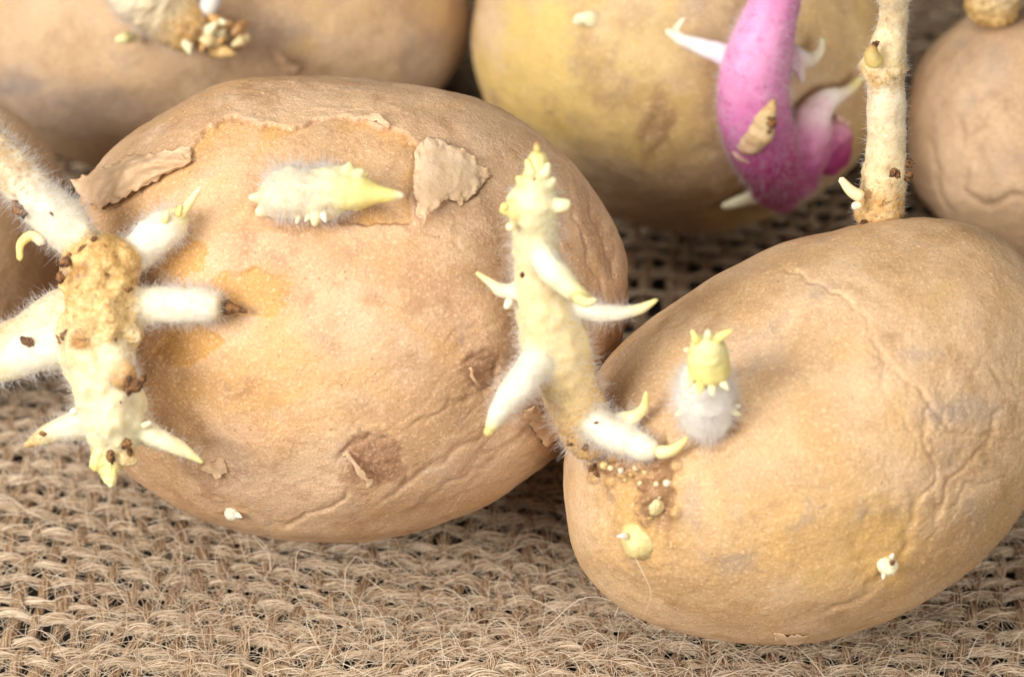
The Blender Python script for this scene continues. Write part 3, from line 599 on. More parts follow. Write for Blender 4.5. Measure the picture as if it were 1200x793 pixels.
# --- short woolly sprout on the peeled patch
D = T1.surf(360, 228)
s = organ(pot1, D, 'short woolly sprout lying on its side, yellow pointed end', [
 ('sprout', [(304, 233, .08, 16), (322, 230, .14, 25), (338, 226, .2, 31), (368, 227, .22, 31), (396, 222, .28, 30), (420, 225, .32, 21), (448, 228, .36, 11), (476, 229, .36, 4)],
  [(0, CREAM), (.15, (.88, .78, .6)), (.5, (.86, .76, .50)), (.62, (.90, .82, .36)), (.78, YEL), (.92, YEL), (1, (.95, .9, .7))], dict(rings=50, sides=44, rough=.16, gran=([0, .6, .7, 1], [.15, .15, .1, .02]), scurf=([0, .2, .5, 1], [.1, .15, 0, 0]), fuzz=[(2400, .13, ([0, .1, .45, .6, .72, 1], [.6, 1, 1, .4, .05, 0]))])),
 ('scale_tip', [(330, 232, .1, 12), (305, 232, .15, 8), (290, 231, .18, 4)], [(0, CREAM), (1, PALEY)], dict(rough=.2)),
 ('scale_tip', [(330, 240, .1, 12), (308, 246, .15, 8), (300, 252, .18, 4)], [(0, CREAM), (1, PALEY)], dict(rough=.2)),
 ('scale_tip', [(375, 235, .3, 12), (370, 254, .4, 7), (368, 266, .4, 3)], [(0, CREAM), (1, PALEY)], dict(rough=.2)),
 ('scale_tip', [(400, 215, .3, 14), (407, 200, .42, 9), (411, 188, .4, 3)], [(0, YEL), (1, PALEY)], dict(rough=.3)),
 ('scale_tip', [(405, 215, .3, 12), (420, 204, .4, 8), (428, 198, .4, 3)], [(0, YEL), (1, PALEY)], dict(rough=.3)),
 ('scale_tip', [(390, 215, .3, 12), (394, 203, .4, 7), (392, 196, .4, 3)], [(0, CREAM), (1, WHITE)], dict(rough=.3)),
], voxel=.017, smooth=6, fkey='b', lumps=.012)
for k, (x, y, dw, r, a, c) in enumerate([(378, 250, .42, 5, 290, WHITE), (362, 252, .38, 4, 240, PALEY),
        (424, 208, .36, 4, 40, YEL), (350, 254, .34, 4, 250, CREAM)]):
    nub(x, y, D, dw, r, 'scale_tip', s, c, a, 2.2, 50 + k)
finish_fuzz('b', s)

# --- tall fuzzy sprout rising from the left end of the smooth potato
D = T2.surf(700, 520)
ST = (.93, .76, .42)
s = organ(pot2, D, 'tall fuzzy cream sprout with yellow crown and arms', [
 ('sprout', [(700, 530, -.1, 28), (688, 502, .15, 33), (668, 455, .42, 33), (652, 405, .7, 41), (638, 352, 1.0, 37), (630, 305, 1.25, 27), (626, 266, 1.45, 26), (627, 234, 1.6, 33), (629, 210, 1.7, 20), (630, 188, 1.78, 12), (630, 172, 1.8, 7)],
  [(0, (.66, .40, .14)), (.14, (.80, .52, .22)), (.26, (.86, .66, .34)), (.4, ST), (.6, ST), (.78, (.90, .82, .5)), (.9, PALEY), (1, YEL)], dict(rings=60, sides=46, rough=.12, gran=([0, .15, .3, .75, .85, 1], [1, .7, .15, .15, .6, .3]), scurf=([0, .15, .3, .5, 1], [.8, .45, .18, .03, .05]),
   fuzz=[(800, .15, ([0, .1, .8, .9, 1], [.5, 1, 1, .3, 0])), (250, .07, None)])),
 (SH, [(636, 342, 1.0, 14), (606, 343, 1.1, 11), (590, 340, 1.1, 9), (576, 332, 1.15, 6), (556, 318, 1.15, 3)], [(0, ST), (.4, WHITE), (.75, PALEY), (1, YEL)], dict(rough=.15, fuzz=[(500, .1, ([0, .6, 1], [1, .6, 0]))])),
 (SH, [(628, 285, 1.35, 18), (642, 308, 1.6, 20), (658, 328, 1.7, 19), (674, 342, 1.75, 13), (690, 351, 1.75, 6), (699, 351, 1.75, 3)], [(0, ST), (.35, (.92, .88, .70)), (.7, PALEY), (1, YEL)], dict(rough=.12, fuzz=[(400, .08, ([0, .6, 1], [1, .6, 0]))])),
 (SH, [(645, 352, .9, 18), (680, 361, 1.1, 14), (700, 365, 1.2, 13), (728, 366, 1.3, 11), (746, 363, 1.35, 7), (760, 357, 1.38, 5), (773, 349, 1.4, 3)], [(0, ST), (.3, WHITE), (.65, WHITE), (.8, PALEY), (1, YEL)], dict(rough=.1, fuzz=[(1400, .12, ([0, .7, .8, 1], [1, 1, 0, 0]))])),
 (SH, [(654, 398, .65, 22), (632, 420, .95, 22), (612, 446, 1.05, 22), (594, 470, 1.15, 18), (579, 492, 1.2, 12), (573, 508, 1.2, 7)], [(0, ST), (.25, (.90, .84, .66)), (.4, WHITE), (.85, WHITE), (1, YEL)], dict(rough=.1, fuzz=[(1700, .12, ([0, .2, .85, .95, 1], [.5, 1, 1, .2, 0]))])),
 (SH, [(676, 478, .3, 22), (704, 500, .5, 24), (732, 515, .72, 23), (756, 524, .9, 18), (774, 529, 1.0, 10)], [(0, ST), (.3, (.92, .88, .74)), (.9, WHITE), (1, PALEY)], dict(rough=.1, fuzz=[(1900, .12, ([0, .2, .9, 1], [.6, 1, 1, .3]))])),
 (SH, [(700, 500, .2, 12), (724, 492, .45, 9), (743, 488, .65, 8), (754, 478, .8, 6), (758, 456, .95, 3)], [(0, WHITE), (.5, PALEY), (1, YEL)], dict(rough=.1, fuzz=[(1100, .10, ([0, .7, 1], [1, .6, 0]))])),
 ('scale_tip', [(622, 240, 1.6, 16), (604, 246, 1.75, 13), (592, 246, 1.8, 8), (586, 250, 1.8, 4)], [(0, PALEY), (1, YEL)], dict(rough=.35, gran=.3)),
 ('scale_tip', [(632, 240, 1.6, 16), (650, 242, 1.75, 12), (662, 240, 1.8, 8), (668, 233, 1.8, 4)], [(0, PALEY), (1, PALEY)], dict(rough=.35, gran=.3)),
 ('scale_tip', [(626, 222, 1.7, 14), (612, 213, 1.8, 8), (605, 205, 1.85, 3)], [(0, PALEY), (1, YEL)], dict(rough=.3)),
 ('scale_tip', [(632, 222, 1.7, 14), (646, 213, 1.8, 7), (652, 208, 1.85, 3)], [(0, PALEY), (1, PALEY)], dict(rough=.3)),
], fkey='c', slim=.88, lumps=.018)
for k, (p, c) in enumerate([([(768, 530, 1.0, 10), (786, 528, 1.12, 7), (800, 518, 1.22, 4), (806, 511, 1.25, 2)], [(0, PALEY), (1, YEL)]), ([(574, 500, 1.22, 8), (571, 512, 1.24, 4)], [(0, YEL), (1, OCH)]), ([(672, 346, 1.92, 8), (690, 354, 1.95, 6), (700, 350, 1.95, 3)], [(0, YEL), (1, PALEY)]),
        ([(594, 246, 1.86, 6), (588, 238, 1.86, 3)], [(0, YEL), (1, YEL)]), ([(624, 208, 1.85, 8), (620, 194, 1.88, 5), (617, 186, 1.88, 2.5)], [(0, PALEY), (1, YEL)]),
        ([(636, 208, 1.85, 8), (641, 198, 1.88, 5), (643, 190, 1.88, 2.5)], [(0, PALEY), (1, PALEY)]), ([(600, 262, 1.75, 8), (596, 270, 1.8, 4)], [(0, CREAM), (1, PALEY)]), ([(598, 350, 1.2, 6), (592, 362, 1.25, 3)], [(0, WHITE), (1, WHITE)]), ([(630, 178, 1.9, 6), (629, 166, 1.92, 3)], [(0, YEL), (1, BRN)])]):
    tube(p, D, 'scale_tip', s, rings=16, sides=14, cols=c, rough=.10, key=90 + k)
for k, (x, y, dw, r) in enumerate([(699, 495, .72, 2), (686, 524, .45, 3.5), (694, 548, .2, 4), (700, 556, .12, 3), (626, 210, 1.98, 1.8), (612, 322, 1.6, 3), (668, 520, .4, 3)]): crumb(x, y, D, dw, r, s, seed=40 + k)
finish_fuzz('c', s)
# warty eye below it: pale root tips standing out of the relief
for k, (x, y, r, c) in enumerate([(782, 566, 5, WHITE), (769, 567, 3.5, CREAM), (728, 551, 4, (.9, .8, .7)), (708, 545, 5, (.86, .68, .3)), (716, 548, 4, PALEY), (700, 540, 4, OCH), (745, 548, 4, CREAM), (756, 553, 4, (.8, .6, .3)), (772, 582, 3, CREAM), (740, 556, 3, OCH), (762, 606, 3, OCH), (750, 566, 3, CREAM), (733, 562, 3, (.8, .56, .26))]):
    ball(x, y, T2.surf(x, y), -.02, r, 'wart', pot2, c, k, .9, .3, (.74, .48, .2))
ball(767, 592, T2.surf(767, 592), -.05, 12, 'bud', pot2, (.84, .70, .38), 5, .9, .12, (.74, .52, .24))
Db = T2.surf(752, 630)
b = ball(751, 631, Db, -.14, 25, 'bud', pot2, (.84, .72, .34), 6, .8, .05, (.66, .46, .20))
b['label'] = 'round pale yellow bud with two white points'
nub(731, 628, Db, .08, 4, 'scale_tip', b, WHITE, 180, 2.0, 1); nub(770, 629, Db, .08, 4, 'scale_tip', b, WHITE, 0, 1.8, 2)

# --- small white woolly sprout with yellow cup
D = T2.surf(828, 470)
s, V, F, N, tv = tube([(832, 502, -.12, 18), (829, 490, .12, 29), (826, 465, .38, 33), (827, 440, .62, 28), (829, 425, .75, 20)], D, 'sprout', pot2, rings=50, sides=44, cols=[(0, (.94, .90, .84)), (1, (.94, .90, .84))], rough=.06, key=4)
s['label'] = 'small white woolly sprout with yellow cup on top'
fuzz('d', V, F, N, tv, 1300, .15)
o, V, F, N, tv = tube([(828, 452, .78, 23), (830, 438, .85, 25), (830, 415, .98, 24), (831, 398, 1.08, 19), (832, 392, 1.1, 14)], D, 'cup', s, rings=40, sides=36, cols=[(0, PALEY), (.3, YEL), (1, (.88, .82, .44))], rough=.10, key=5, gran=.15)
for k, (x, y, dw, r, a, ln, c) in enumerate([(816, 398, 1.2, 5, 115, 2.6, YEL), (842, 396, 1.2, 6, 30, 3.2, YEL), (830, 394, 1.22, 5, 90, 1.6, PALEY), (808, 448, 1.0, 5, 230, 1.8, PALEY), (820, 454, 1.05, 5, 265, 1.6, YEL), (834, 456, 1.05, 5, 280, 1.6, PALEY), (848, 450, 1.0, 5, 310, 1.8, PALEY),
        (802, 482, .4, 5, 200, 2.2, PALEY), (858, 482, .4, 5, 340, 2.2, PALEY), (862, 476, .35, 4, 10, 1.6, WHITE), (822, 508, .15, 4.5, 260, 1.6, CREAM), (834, 510, .15, 4.5, 275, 1.6, CREAM), (846, 503, .15, 4, 300, 1.6, CREAM), (812, 500, .15, 4, 235, 1.6, CREAM), (806, 410, 1.0, 4, 170, 1.2, PALEY), (852, 412, 1.0, 4, 10, 1.2, PALEY)]):
    nub(x, y, D, dw, r, 'scale_tip', s, c, a, ln, 200 + k)
finish_fuzz('d', s)
# --- tiny bud low on the right
D = T2.surf(1040, 662)
b, *_ = tube([(1040, 666, -.05, 12), (1040, 660, .1, 13), (1042, 656, .16, 8)], D, 'bud', pot2, rings=18, sides=20, cols=[(0, CREAM), (1, (.88, .84, .6))], rough=.1, key=7)
b['label'] = 'tiny cream bud low on the right side'
for x, y, r, a, ln in ((1036, 671, 3.5, 262, 2.2), (1045, 652, 3, 60, 1.6), (1046, 670, 2.6, 285, 1.6), (1031, 660, 3, 180, 1.0)): nub(x, y, D, .10, r, 'scale_tip', b, (.90, .84, .66), a, ln, x)
crumb(1046, 659, D, .26, 3, b, seed=70)
# --- tiny bud under the peeling potato
D = T1.surf(272, 600); b = ball(272, 601, D, .0, 9, 'bud', pot1, (.80, .80, .66), 8, .8, .1); nub(278, 603, D, .06, 4, 'scale_tip', b, WHITE, 330, 1.6, 9)

# --- upright woody sprout behind the smooth potato
D = T2.depth + .15
s, V, F, N, tv = tube([(1031, 270, 0, 29), (1030, 252, .1, 29), (1033, 232, .2, 25), (1037, 200, .35, 26), (1039, 160, .55, 22), (1039, 125, .7, 23), (1038, 98, .8, 22), (1036, 80, .88, 28), (1040, 60, .95, 22), (1046, 30, 1.1, 17), (1048, 5, 1.3, 17), (1047, -10, 1.4, 23), (1050, -60, 1.5, 18)], D, 'sprout', pot2, rings=120, sides=50,
    cols=[(0, OCH), (.12, (.80, .58, .28)), (.2, (.84, .70, .42)), (.5, (.86, .78, .60)), (.6, (.84, .70, .38)), (.66, CREAM), (1, (.84, .75, .58))], rough=.07, gran=([0, .15, .25, .5, .58, .64, 1], [1, .9, .15, .1, .6, .2, .2]), scurf=([0, .14, .22, .5, .56, .62, 1], [1, .9, .35, .3, 1, .4, .6]), key=9)
s['label'] = 'upright woody cream sprout standing behind the smooth potato'
fuzz('e', V, F, N, tv, 500, .06)
for k, (p, c) in enumerate([([(1012, 232, .5, 8), (998, 224, .55, 7), (984, 208, .6, 4)], [(0, CREAM), (1, PALEY)]), ([(1010, 240, .5, 6), (998, 242, .55, 4)], [(0, CREAM), (1, WHITE)]), ([(1028, 78, 1.2, 13), (1022, 62, 1.3, 9), (1024, 50, 1.3, 3)], [(0, YEL), (1, BRN)]),
        ([(1046, -2, 1.45, 20), (1040, -8, 1.5, 14), (1032, -10, 1.5, 8)], [(0, PALEY), (1, CREAM)])]):
    tube(p, D, 'scale_tip', s, rings=16, sides=14, cols=c, rough=.12, key=140 + k)
for k, (x, y, dw, r) in enumerate([(1058, 190, .55, 8), (1052, 204, .75, 5), (1062, 205, .5, 6), (1046, 202, .8, 4), (1026, 52, 1.35, 4), (1054, 94, 1.0, 4), (1058, 16, 1.3, 5), (1060, 150, .6, 3), (1012, 262, .4, 4), (1056, 262, .4, 4)]): crumb(x, y, D, dw, r, s, seed=90 + k)
finish_fuzz('e', s)

# --- bright pink sprout
D = T4.surf(975, 190)
def on4(x, y, lift): return D - T4.surf(x, y) + lift
def p4(path): return [(x, y, on4(x, y, l), r) for x, y, l, r in path]
s = organ(pot4, D, 'bright pink sprout curving up past the top edge', [
 ('sprout', p4([(948, 196, -.1, 20), (934, 208, .2, 27), (914, 205, .45, 33), (897, 180, .6, 39), (885, 140, .7, 43), (884, 95, .8, 42), (892, 55, .95, 38), (905, 12, 1.15, 31), (918, -25, 1.4, 28), (930, -60, 1.6, 28)]),
  [(0, (.40, .06, .18)), (.12, (.50, .10, .26)), (.24, (.48, .06, .22)), (.34, (.55, .08, .27)), (.44, (.66, .17, .42)), (.55, (.74, .25, .48)), (.72, (.82, .36, .58)), (.85, (.74, .25, .48)), (1, (.55, .10, .32))], dict(rings=90, sides=60, rough=.02, gran=0, scurf=([0, .38, .48, 1], [.2, .2, 1, .8]), fuzz=[(800, .09, None)])),
 ('rounded_end', p4([(898, 190, .5, 34), (908, 212, .42, 31), (916, 230, .4, 22), (919, 242, .4, 10)]), [(0, (.52, .07, .25)), (.5, (.52, .07, .25)), (1, (.60, .18, .32))], dict(rough=.03, sides=50, fuzz=[(300, .05, None)])),
 (SH, p4([(882, 84, .9, 20), (856, 68, .55, 15), (826, 56, .45, 11), (798, 46, .42, 8), (778, 34, .45, 4)]), [(0, (.88, .50, .70)), (.22, (.90, .62, .76)), (.45, (.93, .84, .86)), (.75, (.92, .86, .72)), (1, PALEY)], dict(rough=.08, scurf=0)),
 (SH, p4([(812, 50, .42, 6), (790, 40, .42, 5), (797, 28, .42, 4), (804, 19, .42, 3)]), [(0, PALEY), (1, PALEY)], dict(rough=.1)),
 (SH, p4([(905, 66, .8, 18), (932, 64, .6, 11), (950, 70, .5, 9), (961, 60, .5, 6), (963, 42, .5, 4)]), [(0, PINKC), (.35, (.90, .72, .78)), (.55, (.92, .82, .62)), (1, (.90, .84, .5))], dict(rough=.1)),
 (SH, p4([(928, 70, .6, 9), (937, 86, .55, 7), (941, 98, .5, 4)]), [(0, (.88, .70, .72)), (1, (.88, .80, .62))], dict(rough=.1)),
 (SH, p4([(932, 204, .25, 27), (944, 178, .35, 29), (950, 152, .38, 26), (957, 130, .4, 19), (970, 117, .42, 14), (988, 110, .45, 8), (1001, 101, .45, 6), (1014, 86, .45, 4)]), [(0, (.50, .08, .26)), (.25, (.56, .14, .32)), (.42, (.72, .34, .46)), (.54, (.86, .64, .62)), (.68, (.90, .80, .68)), (.85, (.80, .70, .34)), (1, (.72, .60, .20))], dict(rough=.14, gran=.2, fuzz=[(380, .05, None)])),
 (SH, p4([(908, 220, .4, 13), (882, 231, .35, 9), (862, 238, .35, 7), (844, 243, .35, 4)]), [(0, MAG), (.25, (.80, .62, .60)), (.5, PGREEN), (1, (.84, .82, .55))], dict(rough=.1)),
 (SH, p4([(952, 196, .1, 26), (966, 180, .22, 28), (976, 160, .28, 24), (984, 140, .28, 13)]), [(0, (.36, .03, .15)), (.6, (.36, .04, .15)), (.85, (.6, .22, .34)), (1, (.7, .4, .4))], dict(rough=.25, gran=.8)),
], mat='pink', voxel=.024, smooth=7, fkey='f', lumps=.012)
# scale leaf of the pink sprout
o, V, F, N, tv = tube(p4([(866, 172, .95, 10), (878, 166, 1.12, 17), (891, 150, 1.24, 19), (900, 132, 1.30, 12), (907, 115, 1.30, 3)]), D, 'scale_leaf', s, rings=60, sides=44, cols=[(0, (.90, .56, .50)), (.3, SALMON), (.75, (.84, .66, .38)), (1, (.6, .42, .16))], rough=.16, key=13, gran=.3, scurf=([0, .6, 1], [.1, .3, .9]), flat=.7)
tube(p4([(860, 168, .85, 5), (866, 180, 1.0, 7), (882, 185, 1.1, 7), (900, 180, 1.12, 7), (914, 164, 1.05, 6), (916, 148, .98, 4)]), D, 'scale_leaf', s, rings=40, sides=16, cols=[(0, (.90, .56, .50)), (1, SALMON)], rough=.25, key=14)
crumb(904, 142, D, on4(904, 142, 1.44), 6, s, seed=7); crumb(900, 152, D, on4(900, 152, 1.46), 3.5, s, seed=8)
for k, (x, y) in enumerate([(985, 155), (990, 146), (968, 158), (984, 140)]): nub(x, y, D, on4(x, y, .3), 5, 'scale_tip', s, (.78, .50, .44), 40 * k, 1.4, k + 300)
finish_fuzz('f', s)
nub(690, 22, T4.surf(690, 22), .06, 10, 'bud', pot4, (.84, .76, .5), 170, 1.6, 20); nub(680, 24, T4.surf(680, 24), .1, 6, 'bud', pot4, (.86, .82, .62), 190, 1.4, 21)

# --- broken stub on the potato at the back left
D = T3.surf(200, 30)
s, V, F, N, tv = tube([(140, -40, .9, 36), (165, -12, .7, 38), (195, 14, .5, 35), (222, 34, .4, 31), (240, 46, .3, 24)], D, 'sprout', pot3, rings=70, sides=50, cols=[(0, WHITE), (.5, (.84, .72, .48)), (.8, OCH), (1, (.62, .36, .14))], rough=.12, gran=([0, .5, 1], [.1, .3, 1]), scurf=([0, .5, .75, 1], [.1, .3, .8, .9]), key=15)
s['label'] = 'broken sprout stub with a ragged brown end'
fuzz('g', V, F, N, tv, 900, .10, ([0, .7, 1], [1, .6, .1]))
for k in range(26):
    a = random.uniform(0, 6.28); rr = random.uniform(4, 30); nub(250 + rr * math.cos(a) * 1.1, 42 + rr * math.sin(a) * .8, D, .55 + random.uniform(-.1, .15), random.uniform(4, 9), 'root_stub', s, random.choice([OCH, (.8, .62, .34), (.6, .34, .12), CREAM, (.45, .24, .09)]), random.uniform(-60, 300), 1.7, 320 + k)
tube([(238, 20, .5, 12), (248, 0, .6, 12), (252, -20, .7, 11)], D, 'side_shoot', s, rings=16, sides=18, cols=[(0, (.8, .78, .76)), (1, (.82, .8, .8))], key=16)
nub(146, 45, D, .25, 7, 'scale_tip', s, (.84, .82, .42), 190, 1.6, 17); finish_fuzz('g', s)
# --- cut stub at the top right
D = T5.surf(1165, 22)
s, V, F, N, tv = tube([(1158, 16, -.05, 30), (1162, 4, .2, 29), (1172, -12, .5, 24), (1186, -40, .9, 24)], D, 'sprout', pot5, rings=70, sides=70, cols=[(0, OCH), (.3, (.82, .62, .26)), (1, WHITE)], rough=.15, gran=([0, .5, 1], [2, 2, .5]), scurf=([0, .5, .9], [1, .9, .1]), key=18)
s['label'] = 'ochre foot of a sprout cut by the top edge'


# ------------------------------------------------------------------ loose flakes of skin
def flap(T, rows, parent, label=None, brown=0.0, crinkle=.05, thick=.005, key=0, n=34):
    """rows: two or more polylines of (px,py,lift cm) of equal length; a thin, crinkled sheet is stretched between them"""
    R = np.array(rows, float); m = R.shape[1]
    R[..., 2] *= .62
    G_ = np.stack([[np.interp(np.linspace(0, m - 1, n), np.arange(m), R[i, :, q]) for q in range(3)] for i in range(len(R))]).transpose(0, 2, 1)
    k = n; t = np.linspace(0, len(R) - 1, k); G2 = np.stack([[np.interp(t, np.arange(len(R)), G_[:, j, q]) for q in range(3)] for j in range(n)]).transpose(2, 0, 1)
    px, py, lf = G2[..., 0].ravel(), G2[..., 1].ravel(), G2[..., 2].ravel()
    e = np.stack([px / 11, py / 11, np.full(len(px), key * 2.)], 1); ge = np.minimum.outer(np.minimum(np.arange(k), k - 1 - np.arange(k)) / k, np.minimum(np.arange(n), n - 1 - np.arange(n)) / n).ravel(); ew = 1 - sm(0, .22, ge); px = px + 5.0 * ew * fbm(e, 3); py = py + 5.0 * ew * fbm(e + 40, 3)
    dep = np.array([T.surf(a, b) for a, b in zip(px, py)]).reshape(k, n)
    for _ in range(30):
        q = np.pad(dep, 1, mode='reflect', reflect_type='odd'); dep = .2 * (q[1:-1, 1:-1] + q[:-2, 1:-1] + q[2:, 1:-1] + q[1:-1, :-2] + q[1:-1, 2:])
    dep = dep.ravel() - .008; w = sm(0, .05, lf)
    P = at(px, py, dep - lf); P += -FW * (crinkle * w * fbm(P * 3.5 + key, 4))[:, None]
    i = np.arange(k * n).reshape(k, n); F = np.stack([i[:-1, :-1], i[1:, :-1], i[1:, 1:], i[:-1, 1:]], -1).reshape(-1, 4)
    o = add_mesh('skin_flake', P, F, M['flap'], parent, attrs={'brown': np.clip(brown + .3 * fbm(P * 3 + key, 3), 0, 1)}, label=label)
    md = o.modifiers.new('thickness', 'SOLIDIFY'); md.thickness = thick; md.offset = 0
    return o
flap(T1, [[(224, 172, .03), (185, 178, .08), (150, 184, .14), (118, 196, .26), (92, 206, .34), (84, 214, .36)], [(226, 182, .10), (192, 190, .22), (158, 196, .32), (128, 208, .44), (104, 216, .50), (90, 224, .48)], [(224, 188, .14), (196, 200, .26), (168, 210, .36), (142, 222, .40), (120, 234, .42), (100, 236, .40)], [(222, 190, .06), (190, 206, .12), (164, 222, .18), (140, 236, .2), (124, 242, .24), (108, 240, .26)]], pot1, 'curled brown flake of skin on the upper left', .38, .07, key=1, n=60)
flap(T1, [[(492, 166, .03), (484, 200, .14), (487, 236, .26), (496, 268, .38)], [(510, 160, .06), (506, 194, .16), (504, 224, .24), (502, 250, .30)], [(542, 174, .07), (540, 196, .12), (536, 216, .13), (524, 232, .10)], [(576, 202, .05), (570, 212, .06), (558, 228, .06), (540, 238, .03)]], pot1, 'papery loose flake beside the woolly sprout', -.3, .016, key=2, n=50)
flap(T1, [[(402, 532, .04), (412, 545, .06), (424, 560, .06), (430, 571, .04)], [(408, 530, .10), (420, 546, .15), (431, 560, .14), (434, 568, .08)], [(404, 528, .14), (414, 542, .20), (428, 556, .20), (436, 564, .12)]], pot1, None, .0, .03, key=3, n=18)
flap(T1, [[(612, 480, .02), (620, 500, .05), (640, 522, .10), (662, 512, .12)], [(628, 474, .04), (640, 492, .14), (652, 506, .20), (668, 500, .2)], [(650, 466, .02), (660, 480, .06), (668, 490, .08), (676, 486, .05)]], pot1, None, .2, .08, key=4, n=24)
flap(T1, [[(232, 548, .02), (245, 556, .05), (252, 564, .08)], [(244, 542, .06), (256, 550, .12), (258, 560, .12)], [(262, 540, .02), (268, 548, .03), (268, 552, .02)]], pot1, None, .35, .05, key=5, n=18)
flap(T1, [[(548, 432, .03), (554, 445, .04), (560, 458, .03)], [(552, 430, .07), (558, 444, .10), (565, 456, .07)]], pot1, None, .2, .03, key=6, n=12)
flap(T1, [[(425, 140, .02), (440, 142, .02), (452, 150, .02)], [(432, 132, .14), (446, 134, .16), (456, 146, .10)]], pot1, None, .2, .04, key=7, n=14)
flap(T3, [[(318, 60, .02), (330, 80, .02), (344, 88, .02)], [(316, 58, .2), (334, 70, .25), (352, 84, .1)]], pot3, None, .1, .05, key=8, n=14)
flap(T2, [[(905, 740, .03), (925, 746, .04), (950, 743, .03)], [(910, 750, .02), (928, 754, .03), (945, 750, .02)]], pot2, None, .0, .04, key=9, n=14)

# ------------------------------------------------------------------ burlap: every yarn by itself
def cloth_z(x, y):
    P = np.stack([np.asarray(x, float) * .22, np.asarray(y, float) * .22, np.full(np.shape(x), 3.3)], -1).reshape(-1, 3)
    z = .22 * fbm(P, 2).reshape(np.shape(x)) - .12
    z = z + .28 * np.exp(-(((x + .4) / 2.6) ** 2 + ((y + 4.3) / 1.0) ** 2))
    z = z - .6 * np.exp(-(((x - 2.2) / 1.6) ** 2 + ((y - 3.4) / 1.5) ** 2)) - .7 * np.exp(-(((x + 6.3) / 1.0) ** 2 + ((y - 3.6) / 1.3) ** 2))  # two hollows added to the cloth between potatoes so those gaps shade darker
    for T in (T1, T2, T3, T4, T5, T6):
        d = np.hypot(x - T.C[0], y - T.C[1]); z = np.where(d < 3.2, z * sm(1.2, 3.2, d) - .13 * (1 - sm(1.2, 3.2, d)), z)
    return z
ROT = math.radians(-7); cR, sR = math.cos(ROT), math.sin(ROT); OY = 4.5
def weave_xy(u, v):
    """cloth coordinates -> ground, with the drift of a loosely woven cloth"""
    P = np.stack([u * .25, v * .25, np.zeros_like(u)], -1)
    u2 = u + .34 * fbm(P, 2) + .06 * pnoise(P * 6); v2 = v + .30 * fbm(P + 20, 2) + .07 * pnoise(P * 6 + 9) + .012 * u * u * .2
    return cR * u2 - sR * v2, sR * u2 + cR * v2 + OY
cloth = thing('burlap_cloth', 'coarse tan burlap cloth of loose frayed weave under all the potatoes', 'cloth')
PU, PV = .305, .33; UMAX, VMAX = 12.0, 11.8; NU, NV = int(2 * UMAX / PU), int(2 * VMAX / PV); AMP = .034
LOOSE = []
